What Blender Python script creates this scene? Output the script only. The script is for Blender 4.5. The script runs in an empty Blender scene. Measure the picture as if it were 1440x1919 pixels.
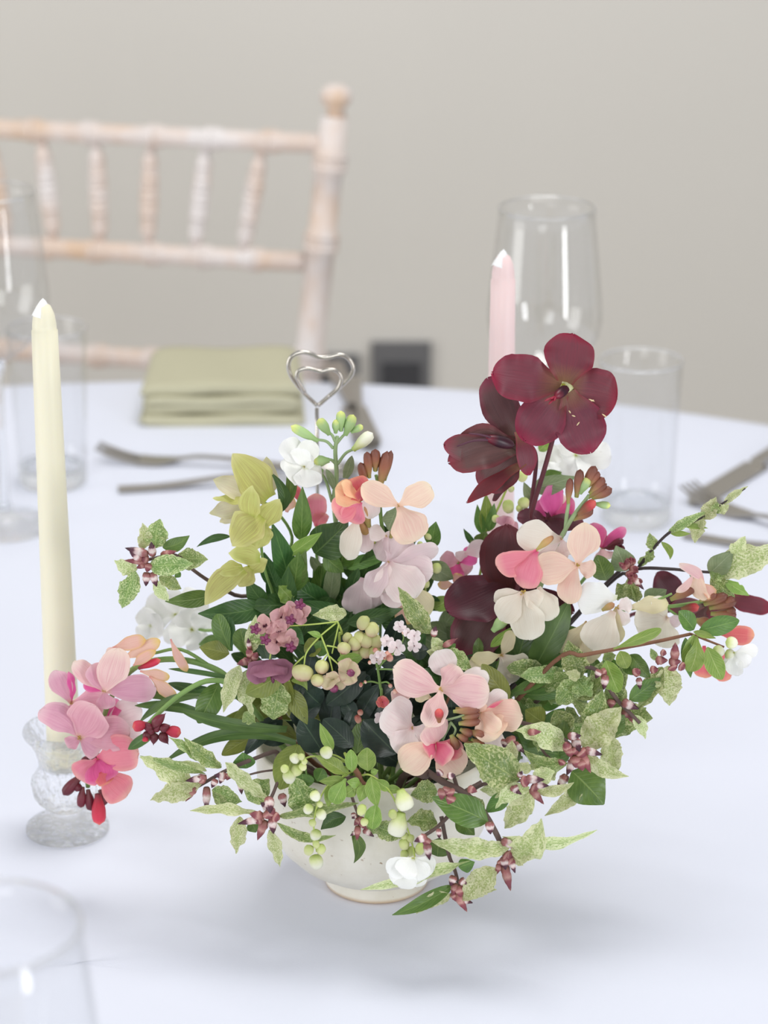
import bpy, math, random
from mathutils import Vector, Matrix, Quaternion
R = random.Random(7)
pi = math.pi
scene = bpy.context.scene

# ------------------------------------------------------------------ camera
TAB = 0.74                      # table top height
CAMZ = TAB + 0.70
PITCH = math.radians(20.5)
FPX = 5000.0
cam_d = bpy.data.cameras.new('camera')
cam = bpy.data.objects.new('camera', cam_d)
scene.collection.objects.link(cam)
cam.location = (0, 0, CAMZ)
cam.rotation_euler = (pi / 2 - PITCH, 0, 0)
cam_d.sensor_fit = 'HORIZONTAL'
cam_d.sensor_width = 24.0
cam_d.lens = FPX / 1440 * 24.0
cam_d.dof.use_dof = True
cam_d.dof.focus_distance = 1.365
cam_d.dof.aperture_fstop = 7.2
cam_d.clip_start = 0.02
scene.camera = cam

# ------------------------------------------------------------------ light
world = bpy.data.worlds.new('daylight')
scene.world = world
world.use_nodes = True
bg = world.node_tree.nodes['Background']
bg.inputs['Color'].default_value = (0.93, 0.96, 1.0, 1)
bg.inputs['Strength'].default_value = 0.40


def area(name, loc, target, sx, sy, power, col):
    l = bpy.data.lights.new(name, 'AREA')
    l.shape = 'RECTANGLE'
    l.size, l.size_y, l.energy, l.color = sx, sy, power, col
    o = bpy.data.objects.new(name, l)
    o.location = loc
    o.rotation_euler = (Vector(target) - Vector(loc)).to_track_quat('-Z', 'Y').to_euler()
    scene.collection.objects.link(o)
    return o


area('roof_window_light', (0.25, 1.7, 3.0), (0, 1.25, TAB), 1.2, 0.9, 29, (1.0, 0.99, 0.97))
area('garden_window_light', (2.5, -1.2, 1.2), (0.1, 1.6, 1.2), 0.5, 2.3, 52, (0.97, 0.985, 1.0))
area('garden_door_light', (-0.7, -1.9, 1.9), (0, 1.2, 0.8), 1.3, 1.9, 30, (0.97, 0.985, 1.0))
area('side_window_light', (-2.6, 0.9, 1.25), (0.2, 3.0, 0.8), 1.4, 1.9, 30, (1.0, 0.995, 0.98))

vs = scene.view_settings
vs.view_transform = 'Standard'
vs.look = 'None'
vs.gamma = 1.0
vs.use_curve_mapping = False
vs.exposure = 0.0


# ------------------------------------------------------------------ materials
def lin(c):
    def f(v):
        v /= 255.0
        return v / 12.92 if v <= 0.04045 else ((v + 0.055) / 1.055) ** 2.4
    return (f(c[0]), f(c[1]), f(c[2]), 1.0)


class NT:
    def __init__(self, name):
        self.m = bpy.data.materials.new(name)
        self.m.use_nodes = True
        self.t = self.m.node_tree
        self.p = self.t.nodes['Principled BSDF']
        self.out = self.t.nodes['Material Output']

    def n(self, typ, **kw):
        nd = self.t.nodes.new(typ)
        for k, v in kw.items():
            if k.startswith('i_'):
                key = k[2:]
                key = int(key) if key.isdigit() else key.replace('_', ' ')
                if isinstance(v, bpy.types.NodeSocket):
                    self.t.links.new(v, nd.inputs[key])
                else:
                    nd.inputs[key].default_value = v
            else:
                setattr(nd, k, v)
        return nd

    def link(self, a, b):
        self.t.links.new(a, b)

    def math(self, op, a, b=0.0, c=0.0, clamp=False):
        nd = self.n('ShaderNodeMath', operation=op, use_clamp=clamp)
        for i, v in enumerate((a, b, c)):
            if isinstance(v, bpy.types.NodeSocket):
                self.link(v, nd.inputs[i])
            else:
                nd.inputs[i].default_value = v
        return nd.outputs[0]

    def mix(self, fac, a, b):
        nd = self.n('ShaderNodeMix', data_type='RGBA')
        for key, v in ((0, fac), (6, a), (7, b)):
            if isinstance(v, bpy.types.NodeSocket):
                self.link(v, nd.inputs[key])
            else:
                nd.inputs[key].default_value = v
        return nd.outputs[2]

    def ramp(self, fac, stops):
        nd = self.n('ShaderNodeValToRGB')
        e = nd.color_ramp.elements
        while len(e) < len(stops):
            e.new(0.5)
        for el, (p, c) in zip(e, stops):
            el.position = p
            el.color = c if len(c) == 4 else (*c, 1)
        self.link(fac, nd.inputs[0])
        return nd.outputs[0]

    def uv(self):
        u = self.n('ShaderNodeUVMap')
        s = self.n('ShaderNodeSeparateXYZ', i_0=u.outputs[0])
        return u.outputs[0], s.outputs[0], s.outputs[1]

    def noise(self, vec, scale, detail=3.0, rough=0.5):
        nd = self.n('ShaderNodeTexNoise', i_Scale=scale, i_Detail=detail, i_Roughness=rough)
        self.link(vec, nd.inputs['Vector'])
        return nd.outputs[0]

    def mapped(self, vec, scale, rnd=True):
        m = self.n('ShaderNodeMapping', i_Scale=scale)
        self.link(vec, m.inputs['Vector'])
        if rnd:
            oi = self.n('ShaderNodeObjectInfo')
            cb = self.n('ShaderNodeCombineXYZ')
            self.link(self.math('MULTIPLY', oi.outputs['Random'], 37.0), cb.inputs[2])
            self.link(self.math('MULTIPLY', oi.outputs['Random'], 11.0), cb.inputs[0])
            self.link(cb.outputs[0], m.inputs['Location'])
        return m.outputs[0]

    def bump(self, h, strength=0.3, dist=0.002):
        b = self.n('ShaderNodeBump', i_Strength=strength, i_Distance=dist)
        self.link(h, b.inputs['Height'])
        self.link(b.outputs[0], self.p.inputs['Normal'])
        return b.outputs[0]

    def translucent(self, col, amt, normal=None):
        tr = self.n('ShaderNodeBsdfTranslucent')
        self.link(col, tr.inputs['Color'])
        ms = self.n('ShaderNodeMixShader', i_0=amt)
        self.link(self.p.outputs[0], ms.inputs[1])
        self.link(tr.outputs[0], ms.inputs[2])
        self.link(ms.outputs[0], self.out.inputs[0])


def plain(name, c, rough=0.5, metal=0.0, spec=0.5, var=0.0, vscale=20.0, bump=0.0):
    k = NT(name)
    k.p.inputs['Roughness'].default_value = rough
    k.p.inputs['Metallic'].default_value = metal
    k.p.inputs['Specular IOR Level'].default_value = spec
    tc = k.n('ShaderNodeTexCoord')
    nz = k.noise(tc.outputs['Object'], vscale, 4)
    c = lin(c)
    c2 = tuple(max(0, v * (1 - var)) for v in c[:3]) + (1,)
    k.link(k.mix(nz, c, c2), k.p.inputs['Base Color'])
    if bump:
        k.bump(nz, bump, 0.001)
    return k.m


def petal_mat(name, eye, mid, edge, streak=None, amt=0.5, tr=0.3, rough=0.6, eyeat=0.18):
    k = NT(name)
    uvv, u, v = k.uv()
    base = k.ramp(u, [(0.0, lin(eye)), (eyeat, lin(mid)), (0.78, lin(mid)), (1.0, lin(edge))])
    av = k.math('ABSOLUTE', k.math('SUBTRACT', v, 0.5))
    em = k.math('MULTIPLY', k.math('SUBTRACT', av, 0.33, clamp=True), 4.0, clamp=True)
    base = k.mix(em, base, lin(edge))
    if streak:
        nz = k.noise(k.mapped(uvv, (1.6, 34.0, 1.0)), 1.0, 3, 0.6)
        nb = k.noise(k.mapped(uvv, (2.0, 2.5, 1.0)), 1.0, 2)
        f = k.math('MULTIPLY', k.math('MULTIPLY', k.math('SUBTRACT', nz, 0.38, clamp=True), 3.2, clamp=True), k.math('MULTIPLY', nb, 1.7, clamp=True))
        fade = k.ramp(u, [(0.0, (0.5, 0.5, 0.5)), (0.3, (1, 1, 1)), (0.75, (0.8, 0.8, 0.8)), (0.98, (0.1, 0.1, 0.1))])
        f = k.math('MULTIPLY', k.math('MULTIPLY', f, fade), amt)
        base = k.mix(f, base, lin(streak))
    oi = k.n('ShaderNodeObjectInfo')
    hs = k.n('ShaderNodeHueSaturation')
    k.link(base, hs.inputs['Color'])
    k.link(k.math('MULTIPLY_ADD', oi.outputs['Random'], 0.10, 0.95), hs.inputs['Value'])
    k.link(k.math('MULTIPLY_ADD', oi.outputs['Random'], 0.02, 0.49), hs.inputs['Hue'])
    col = hs.outputs[0]
    k.link(col, k.p.inputs['Base Color'])
    k.p.inputs['Roughness'].default_value = rough
    k.p.inputs['Specular IOR Level'].default_value = 0.3
    k.bump(k.noise(k.mapped(uvv, (1.2, 30.0, 1.0)), 1.0, 2), 0.25, 0.0006)
    k.translucent(col, tr)
    return k.m


def leaf_mat(name, c0, c1, vein, speck=None, sp=0.5, tr=0.22, rough=0.36, edge=None, vs=1.0):
    k = NT(name)
    uvv, u, v = k.uv()
    nz = k.noise(k.mapped(uvv, (2.5, 2.0, 1.0)), 1.6, 3)
    base = k.mix(k.math('MULTIPLY_ADD', nz, 1.8, -0.4, clamp=True), lin(c0), lin(c1))
    av = k.math('ABSOLUTE', k.math('SUBTRACT', v, 0.5))
    # side veins
    ph = k.math('SUBTRACT', k.math('MULTIPLY', u, 9.0), k.math('MULTIPLY', av, 6.0))
    sv = k.math('POWER', k.math('ABSOLUTE', k.math('SINE', k.math('MULTIPLY', ph, pi))), 14.0)
    if speck:
        n2 = k.noise(k.mapped(uvv, (9.0, 4.5, 1.0)), 3.2, 5, 0.72)
        thr = k.math('SUBTRACT', 0.60 - 0.12 * sp, k.math('MULTIPLY', av, 0.22))
        f = k.math('MULTIPLY', k.math('SUBTRACT', n2, thr), 14.0, clamp=True)
        n3 = k.noise(k.mapped(uvv, (3.0, 2.0, 1.0)), 1.2, 2)
        f = k.math('MULTIPLY', f, k.math('MULTIPLY_ADD', n3, 2.6, -0.5 + 0.3 * sp, clamp=True))
        base = k.mix(k.math('MULTIPLY', f, 0.9), base, lin(speck))
    base = k.mix(k.math('MULTIPLY', sv, 0.20 * vs), base, lin(vein))
    mid = k.math('MULTIPLY', k.math('SUBTRACT', 0.028, av, clamp=True), 55.0, clamp=True)
    base = k.mix(k.math('MULTIPLY', mid, 0.75), base, lin(vein))
    if edge:
        em = k.math('MULTIPLY', k.math('SUBTRACT', av, 0.465, clamp=True), 28.0, clamp=True)
        base = k.mix(em, base, lin(edge))
    oi = k.n('ShaderNodeObjectInfo')
    hs = k.n('ShaderNodeHueSaturation')
    k.link(base, hs.inputs['Color'])
    k.link(k.math('MULTIPLY_ADD', oi.outputs['Random'], 0.34, 0.83), hs.inputs['Value'])
    k.link(k.math('MULTIPLY_ADD', oi.outputs['Random'], 0.03, 0.485), hs.inputs['Hue'])
    col = hs.outputs[0]
    k.link(col, k.p.inputs['Base Color'])
    k.p.inputs['Roughness'].default_value = rough
    k.p.inputs['Specular IOR Level'].default_value = 0.5
    h = k.math('ADD', k.math('MULTIPLY', sv, -0.5), k.math('MULTIPLY', mid, -1.0))
    k.bump(h, 0.3 * vs, 0.0007)
    k.translucent(col, tr)
    return k.m


def bud_mat(name, stops, rough=0.5, tr=0.0):
    k = NT(name)
    uvv, u, v = k.uv()
    nz = k.noise(k.mapped(uvv, (3.0, 6.0, 1.0)), 1.5, 3)
    uu = k.math('ADD', u, k.math('MULTIPLY_ADD', nz, 0.24, -0.12), clamp=True)
    col = k.ramp(uu, [(p, lin(c)) for p, c in stops])
    oi = k.n('ShaderNodeObjectInfo')
    hs = k.n('ShaderNodeHueSaturation')
    k.link(col, hs.inputs['Color'])
    k.link(k.math('MULTIPLY_ADD', oi.outputs['Random'], 0.3, 0.85), hs.inputs['Value'])
    k.link(hs.outputs[0], k.p.inputs['Base Color'])
    k.p.inputs['Roughness'].default_value = rough
    if tr:
        k.translucent(hs.outputs[0], tr)
    return k.m


def stem_mat(name, c0, c1, rough=0.55):
    k = NT(name)
    tc = k.n('ShaderNodeTexCoord')
    nz = k.noise(tc.outputs['Object'], 120.0, 4)
    k.link(k.mix(nz, lin(c0), lin(c1)), k.p.inputs['Base Color'])
    k.p.inputs['Roughness'].default_value = rough
    k.bump(nz, 0.4, 0.0006)
    return k.m


def thin_glass(name, tint, body=0.0):
    """clear glass of a thin wall: sees straight through, reflects by Fresnel"""
    k = NT(name)
    tr = k.n('ShaderNodeBsdfTransparent', i_Color=tint)
    gl = k.n('ShaderNodeBsdfGlossy', i_Roughness=0.02)
    lw_ = k.n('ShaderNodeLayerWeight', i_Blend=0.5)
    fz = k.math('MULTIPLY_ADD', k.math('POWER', lw_.outputs['Facing'], 5.0), 0.5, 0.045, clamp=True)
    ms = k.n('ShaderNodeMixShader')
    k.link(fz, ms.inputs[0])
    k.link(tr.outputs[0], ms.inputs[1])
    k.link(gl.outputs[0], ms.inputs[2])
    k.link(ms.outputs[0], k.out.inputs[0])
    return k.m


def solid_glass(name, col=(1, 1, 1, 1), rough=0.0, ior=1.45, clear=0.5, press=0.0):
    k = NT(name)
    if press:
        tc_ = k.n('ShaderNodeTexCoord')
        vo = k.n('ShaderNodeTexVoronoi', i_Scale=210.0)
        k.link(tc_.outputs['Object'], vo.inputs['Vector'])
        k.bump(vo.outputs['Distance'], press, 0.0025)
    k.p.inputs['Base Color'].default_value = col
    k.p.inputs['Roughness'].default_value = rough
    k.p.inputs['IOR'].default_value = ior
    k.p.inputs['Transmission Weight'].default_value = 1.0
    tr = k.n('ShaderNodeBsdfTransparent', i_Color=(0.985, 0.99, 0.99, 1))
    ms = k.n('ShaderNodeMixShader', i_0=clear)
    k.link(k.p.outputs[0], ms.inputs[1])
    k.link(tr.outputs[0], ms.inputs[2])
    k.link(ms.outputs[0], k.out.inputs[0])
    return k.m


# ------------------------------------------------------------------ pixel to place
FWD = Vector((0, math.cos(PITCH), -math.sin(PITCH)))
UPV = Vector((0, math.sin(PITCH), math.cos(PITCH)))
RGT = Vector((1, 0, 0))
CAM = Vector((0, 0, CAMZ))
BOWL = Vector((-0.004, 1.297, TAB))
FR = [0.0, 0.0, 1.0]


def use(ox, oy, s):
    FR[:] = [ox, oy, s]


def ray(x, y):
    return FWD * FPX + RGT * (FR[0] + x / FR[2] - 720) - UPV * (FR[1] + y / FR[2] - 959.5)


def P(x, y, d):
    """photo pixel -> point, d centimetres behind (+) or before (-) the bowl's axis"""
    r = ray(x, y)
    return CAM + r * ((BOWL.y + d / 100.0) / r.y)


def G(x, y, z=TAB):
    """full-frame photo pixel -> point on the horizontal plane at height z"""
    o = FR[:]
    use(0, 0, 1)
    r = ray(x, y)
    FR[:] = o
    return CAM + r * ((z - CAMZ) / r.z)


def mpp(p):
    return (p - CAM).dot(FWD) / FPX / FR[2]


# ------------------------------------------------------------------ objects
WL = {}


def tag(o, label=None, cat=None, group=None, kind=None):
    for k_, v_ in (('label', label), ('category', cat), ('group', group), ('kind', kind)):
        if v_:
            o[k_] = v_
    return o


def empty(name, loc, rot=(0, 0, 0)):
    o = bpy.data.objects.new(name, None)
    o.empty_display_size = 0.02
    scene.collection.objects.link(o)
    o.location = loc
    o.rotation_euler = rot
    WL[o.name] = Vector(loc)
    return o


def link(name, me, parent, loc):
    """loc is a world place; empties that parent flower parts carry no rotation"""
    o = bpy.data.objects.new(name, me)
    scene.collection.objects.link(o)
    loc = Vector(loc)
    WL[o.name] = loc
    if parent is not None:
        o.parent = parent
        o.location = loc - WL[parent.name]
    else:
        o.location = loc
    return o


def mesh(name, verts, faces, mat, uvs=None, smooth=True):
    me = bpy.data.meshes.new(name)
    me.from_pydata([tuple(v) for v in verts], [], faces)
    me.materials.append(mat)
    if uvs:
        ul = me.uv_layers.new(name='UVMap')
        for lp in me.loops:
            ul.data[lp.index].uv = uvs[lp.vertex_index]
    if smooth:
        me.polygons.foreach_set('use_smooth', [True] * len(me.polygons))
    me.update()
    return me


def lathe(profile, n=48, mod=None, close=False):
    vs_, fs, uv = [], [], []
    m = len(profile)
    for i, (r, z) in enumerate(profile):
        for j in range(n):
            a = 2 * pi * j / n
            rr = r * (mod(i, a) if mod else 1)
            vs_.append((rr * math.cos(a), rr * math.sin(a), z))
            uv.append((i / (m - 1), j / n))
    for i in range(m - 1):
        for j in range(n):
            a, b = i * n + j, i * n + (j + 1) % n
            fs.append((a, b, b + n, a + n))
    if close:
        fs.append(tuple(reversed(range(n))))
        fs.append(tuple(range((m - 1) * n, m * n)))
    return vs_, fs, uv


def catmull(pts, k=5):
    if len(pts) < 3:
        return [pts[0].lerp(pts[1], i / k) for i in range(k + 1)]
    out = []
    q = [pts[0] * 2 - pts[1]] + pts + [pts[-1] * 2 - pts[-2]]
    for i in range(1, len(q) - 2):
        p0, p1, p2, p3 = q[i - 1:i + 3]
        for j in range(k):
            t = j / k
            out.append(0.5 * ((2 * p1) + (p2 - p0) * t + (2 * p0 - 5 * p1 + 4 * p2 - p3) * t * t + (3 * p1 - p0 - 3 * p2 + p3) * t ** 3))
    out.append(pts[-1].copy())
    return out


def tube_geo(pts, r0, r1, n=7, k=5, wob=0.0):
    c = catmull(pts, k)
    vs_, fs = [], []
    m = len(c)
    nrm = None
    for i, p in enumerate(c):
        t = (c[min(i + 1, m - 1)] - c[max(i - 1, 0)])
        t = t.normalized() if t.length > 1e-9 else Vector((0, 0, 1))
        if nrm is None:
            nrm = t.orthogonal().normalized()
        nrm = (nrm - t * nrm.dot(t))
        nrm = nrm.normalized() if nrm.length > 1e-6 else t.orthogonal().normalized()
        b = t.cross(nrm)
        f = i / (m - 1)
        r = (r0 + (r1 - r0) * f) * (1 + wob * R.uniform(-1, 1))
        for j in range(n):
            a = 2 * pi * j / n
            vs_.append(p + (nrm * math.cos(a) + b * math.sin(a)) * r)
    for i in range(m - 1):
        for j in range(n):
            a, b = i * n + j, i * n + (j + 1) % n
            fs.append((a, b, b + n, a + n))
    fs.append(tuple(reversed(range(n))))
    fs.append(tuple(range((m - 1) * n, m * n)))
    return vs_, fs


def tubes(name, parent, mat, lines, origin=None, n=7, wob=0.0):
    """lines: (points, r0, r1) in world places -> one mesh"""
    V_, F_ = [], []
    o = Vector(origin) if origin is not None else lines[0][0][0]
    for pts, r0, r1 in lines:
        v, f = tube_geo(pts, r0, r1, n, 5, wob)
        b = len(V_)
        V_ += [p - o for p in v]
        F_ += [tuple(i + b for i in q) for q in f]
    return link(name, mesh(name, V_, F_, mat), parent, o)


def sstep(a, b, x):
    t = max(0, min(1, (x - a) / (b - a)))
    return t * t * (3 - 2 * t)


def prof(kind, t):
    if kind == 'leaf':
        return max(0, math.sin(pi * t ** 0.85)) ** 0.85 * (1 - 0.25 * t) * 1.12
    if kind == 'oval':
        return max(0, math.sin(pi * t)) ** 0.62
    if kind == 'spoon':      # narrow base, broad round end
        return (0.12 + 0.88 * sstep(0, 0.6, t)) * math.sqrt(max(0, 1 - max(0, (t - 0.6) / 0.4) ** 2.4))
    if kind == 'petal':      # clawed, broad fan end
        return (0.16 + 0.84 * sstep(0.0, 0.58, t)) * max(0, 1 - max(0, (t - 0.62) / 0.38) ** 3.0) ** 0.55
    if kind == 'round':      # broad sepal
        return (0.30 + 0.70 * sstep(-0.05, 0.5, t)) * max(0, 1 - max(0, (t - 0.5) / 0.5) ** 2.5) ** 0.5
    if kind == 'point':      # broad sepal with a point
        return (0.40 + 0.60 * sstep(-0.05, 0.42, t)) * max(0, 1 - max(0, (t - 0.42) / 0.58) ** 1.7) ** 0.8
    if kind == 'strap':
        return (0.55 + 0.45 * sstep(0, 0.4, t)) * max(0, 1 - max(0, (t - 0.55) / 0.45) ** 2.0) ** 0.8
    return 1.0


def blade(name, parent, mat, base, tip, w, roll=0.0, bend=0.1, side=0.0, fold=0.0, cup=0.0, wave=0.0, nw=2.5, kind='leaf', teeth=0.0, twist=0.0, nu=12, nv=6, hook=0.0, scallop=0.0):
    """one leaf or petal from base to tip; roll 0 shows its face to the viewer's side"""
    L = (tip - base).length
    T = (tip - base) / L
    Vw = (CAM - (base + tip) / 2).normalized()
    N = Vw - T * Vw.dot(T)
    N = N.normalized() if N.length > 0.15 else (Vector((0, 0, 1)) - T * T.z).normalized()
    q = Quaternion(T, math.radians(roll))
    N = q @ N
    S = T.cross(N)
    ph = R.uniform(0, 6.28)
    p2 = R.uniform(0, 6.28)
    soft = kind in ('petal', 'round', 'spoon', 'oval', 'point')
    vs_, uv, fs = [], [], []
    for i in range(nu + 1):
        t = i / nu
        if soft:
            t = 1 - (1 - t) ** 1.7
        c = T * (L * t) + N * (bend * L * 4 * t * (1 - t)) + S * (side * L * 4 * t * (1 - t)) - N * (hook * L * t ** 3)
        hw = w / 2 * prof(kind, t)
        if i == nu:
            hw = w * 0.02
        elif i == 0:
            hw = max(hw, w * 0.03)
        a = math.radians(twist) * (t - 0.5)
        Sx = S * math.cos(a) + N * math.sin(a)
        Nx = N * math.cos(a) - S * math.sin(a)
        for j in range(nv + 1):
            s = -1 + 2 * j / nv
            e = abs(s)
            h = hw
            if teeth and j in (0, nv) and 0 < i < nu:
                h = hw * (1 + teeth * R.uniform(-1, 0.6))
            z = fold * hw * e + cup * hw * s * s + wave * w * e ** 1.6 * math.sin(2 * pi * (nw * t + (0.35 if s > 0 else 0)) + ph) * min(1, hw / (w * 0.25 + 1e-9))
            sc = scallop * L * t ** 5 * (math.sin(s * 5.3 + p2) + 0.6 * math.sin(s * 11.0 + ph)) if scallop else 0
            vs_.append(c + Sx * (h * s) + Nx * z + T * sc)
            uv.append((t, 0.5 + s / 2))
    for i in range(nu):
        for j in range(nv):
            a = i * (nv + 1) + j
            fs.append((a, a + 1, a + nv + 2, a + nv + 1))
    return link(name, mesh(name, vs_, fs, mat, uv), parent, base)


# unit buds, shared mesh data per material and shape
BUDS = {}


def bud_mesh(mat, kind):
    key = (mat.name, kind)
    if key in BUDS:
        return BUDS[key]
    m, n = (16, 12) if kind in ('scale', 'lobed') else (9, 10)
    pr = []
    for i in range(m + 1):
        t = i / m
        if kind == 'egg':
            r = math.sqrt(max(0, 1 - (2 * t - 1) ** 2)) * (1.06 - 0.18 * t)
        elif kind == 'point':
            r = (math.sin(pi * min(1, t * 1.08) ** 0.72)) ** 0.85 if t < 0.99 else 0
        elif kind == 'wall':     # wallflower bud: slim base, blunt top
            r = (0.45 + 0.55 * sstep(0, 0.55, t)) * math.sqrt(max(0, 1 - max(0, (t - 0.68) / 0.32) ** 2.2))
        elif kind == 'spike':
            r = (1 - t) ** 0.6 * sstep(-0.1, 0.15, t) * (1 + 0.16 * math.sin(t * 26))
        elif kind == 'scale':    # overlapping bud scales, pointed
            r = (math.sin(pi * min(1, 0.06 + t * 0.94) ** 0.62)) ** 0.8 if t < 0.99 else 0
        elif kind == 'lobed':
            r = math.sqrt(max(0, 1 - (2 * t - 1) ** 2)) * (1.04 - 0.10 * t)
        else:
            r = math.sin(pi * t)
        pr.append((max(r, 0.02), t))
    mod = (lambda i, a: 1 + 0.07 * math.cos(4 * a)) if kind in ('wall', 'egg') else None
    if kind == 'scale':
        mod = lambda i, a: 1 + 0.13 * (((i / m * 4.0 + (0.5 if math.sin(2 * a) > 0 else 0.0)) % 1.0) - 0.5) * -1 + 0.07 * math.cos(4 * a + i)
    if kind == 'lobed':
        mod = lambda i, a: 1 - 0.16 * max(0, math.cos(3 * a)) ** 6
    v, f, uv = lathe(pr, n, mod, True)
    uv = [(u, w_) for u, w_ in uv]
    BUDS[key] = mesh('bud', v, f, mat, uv)
    return BUDS[key]


def bud(parent, mat, a, b, r, kind='egg', name='bud'):
    ax = b - a
    o = link(name, bud_mesh(mat, kind), parent, a)
    o.rotation_euler = ax.to_track_quat('Z', 'Y').to_euler()
    o.scale = (r, r, ax.length)
    return o


def blobs(name, parent, mat, items, origin):
    """small lumps (stamens, anthers) joined into one part"""
    V_, F_ = [], []
    for a, b, r in items:
        ax = b - a
        q = ax.to_track_quat('Z', 'Y')
        n, m = 6, 4
        b0 = len(V_)
        for i in range(m + 1):
            t = i / m
            rr = max(0.05, math.sqrt(max(0, 1 - (2 * t - 1) ** 2))) * r
            for j in range(n):
                an = 2 * pi * j / n
                V_.append(a + q @ Vector((rr * math.cos(an), rr * math.sin(an), ax.length * t)) - origin)
        for i in range(m):
            for j in range(n):
                x, y = b0 + i * n + j, b0 + i * n + (j + 1) % n
                F_.append((x, y, y + n, x + n))
    return link(name, mesh(name, V_, F_, mat), parent, origin)


# ------------------------------------------------------------------ room and table
def box(x0, x1, y0, y1, z0, z1):
    v = [(x0, y0, z0), (x1, y0, z0), (x1, y1, z0), (x0, y1, z0), (x0, y0, z1), (x1, y0, z1), (x1, y1, z1), (x0, y1, z1)]
    f = [(0, 3, 2, 1), (4, 5, 6, 7), (0, 1, 5, 4), (1, 2, 6, 5), (2, 3, 7, 6), (3, 0, 4, 7)]
    return v, f


WALLY = 3.16
m_wall = plain('warm_grey_wall_paint', (214, 210, 203), 0.85, var=0.03, vscale=3.0)
m_floor = plain('pale_floor', (176, 168, 155), 0.6, var=0.1, vscale=6)
v, f = box(-3.2, 3.2, WALLY, WALLY + 0.1, 0, 3.2)
tag(link('wall_back', mesh('wall_back', v, f, m_wall, smooth=False), None, (0, 0, 0)), 'plain warm grey painted wall', None, None, 'structure')
v, f = box(-3.2, 3.2, -2.4, WALLY + 0.1, -0.05, 0)
tag(link('floor', mesh('floor', v, f, m_floor, smooth=False), None, (0, 0, 0)), 'plain pale floor', None, None, 'structure')
m_skirt = plain('white_gloss_paint', (228, 226, 220), 0.4)
v, f = box(-3.2, 3.2, WALLY - 0.018, WALLY, 0, 0.12)
tag(link('baseboard_back', mesh('baseboard_back', v, f, m_skirt, smooth=False), None, (0, 0, 0)), 'white painted skirting board', None, None, 'structure')

# sockets on the wall
m_steel_plate = plain('brushed_grey_plate', (112, 112, 114), 0.45, 0.25)
m_dark = plain('dark_socket_insert', (58, 58, 62), 0.5)
m_white_pl = plain('white_plastic', (225, 225, 228), 0.4)


def wall_hit(x, y):
    r = (FWD * FPX + RGT * (x - 720) - UPV * (y - 959.5))
    return CAM + r * (WALLY / r.y)


def socket(x, y, label):
    c = wall_hit(x, y)
    t = empty('wall_socket', (c.x, WALLY, c.z))
    tag(t, label, 'socket', 'grey wall sockets')
    v, f = box(-0.037, 0.037, -0.009, 0, -0.037, 0.037)
    link('plate', mesh('plate', v, f, m_steel_plate, smooth=False), t, (c.x, WALLY, c.z))
    v, f = box(-0.024, 0.024, -0.012, -0.009, -0.02, 0.012)
    link('insert', mesh('insert', v, f, m_dark, smooth=False), t, (c.x, WALLY, c.z))
    v, f = box(-0.010, 0.012, -0.017, -0.009, -0.034, -0.022)
    link('switch', mesh('switch', v, f, m_white_pl, smooth=False), t, (c.x, WALLY, c.z))


socket(752, 693, 'dark grey square wall socket beyond the table edge, clear of the chair')
socket(618, 716, 'dark grey wall socket partly hidden behind the chair post and table edge')

# table with cloth
TC = Vector((-0.157, 1.208, 0))
TR = 1.0
k = NT('white_table_linen')
tc = k.n('ShaderNodeTexCoord')
wn = k.noise(tc.outputs['Object'], 900.0, 2)
n2 = k.noise(tc.outputs['Object'], 5.0, 3)
k.link(k.mix(n2, (0.775, 0.80, 0.905, 1), (0.795, 0.82, 0.92, 1)), k.p.inputs['Base Color'])
k.p.inputs['Roughness'].default_value = 0.8
k.p.inputs['Specular IOR Level'].default_value = 0.2
k.bump(wn, 0.12, 0.0004)
m_cloth = k.m
vs_, fs = [], []
n = 160
rings = [(0.0, 0), (0.25, 0), (0.5, 0), (0.75, 0), (0.9, 0), (0.975, 0), (0.992, -0.0015), (1.0, -0.007), (1.004, -0.016)] + [(1.006 + 0.008 * i, -0.016 - 0.034 * i) for i in range(1, 8)]
for ri, (r, z) in enumerate(rings):
    for j in range(n):
        a = 2 * pi * j / n
        dr = max(0, ri - 8) / 7
        fold = 0.028 * dr * math.sin(a * 18 + math.sin(a * 3)) + 0.014 * dr * math.sin(a * 31 + 1)
        rr = TR * r + fold
        zz = z + (0.0004 * math.sin(a * 3 + r * 9) if r < 0.95 else 0)
        vs_.append((rr * math.cos(a), rr * math.sin(a), zz))
for i in range(len(rings) - 1):
    for j in range(n):
        a, b = i * n + j, i * n + (j + 1) % n
        fs.append((a, b, b + n, a + n))
cl = link('tablecloth', mesh('tablecloth', vs_, fs, m_cloth), None, (TC.x, TC.y, TAB))
tag(cl, 'smooth white cloth covering the round table', 'tablecloth')
tb = empty('round_table', (TC.x, TC.y, 0))
tag(tb, 'round banquet table hidden beneath the white cloth', 'table')
m_ply = plain('plywood', (190, 160, 120), 0.6, var=0.2)
v, f, uv = lathe([(0.001, -0.03), (0.985, -0.03), (0.985, -0.004), (0.001, -0.004)], 64)
link('tabletop', mesh('tabletop', v, f, m_ply, uv, False), tb, (TC.x, TC.y, TAB))
for q in range(4):
    a = pi / 4 + q * pi / 2
    p0 = Vector((TC.x + 0.6 * math.cos(a), TC.y + 0.6 * math.sin(a), 0))
    tubes('leg', tb, m_dark, [([p0, p0 + Vector((0, 0, TAB - 0.03))], 0.015, 0.015)], n=10)

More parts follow.
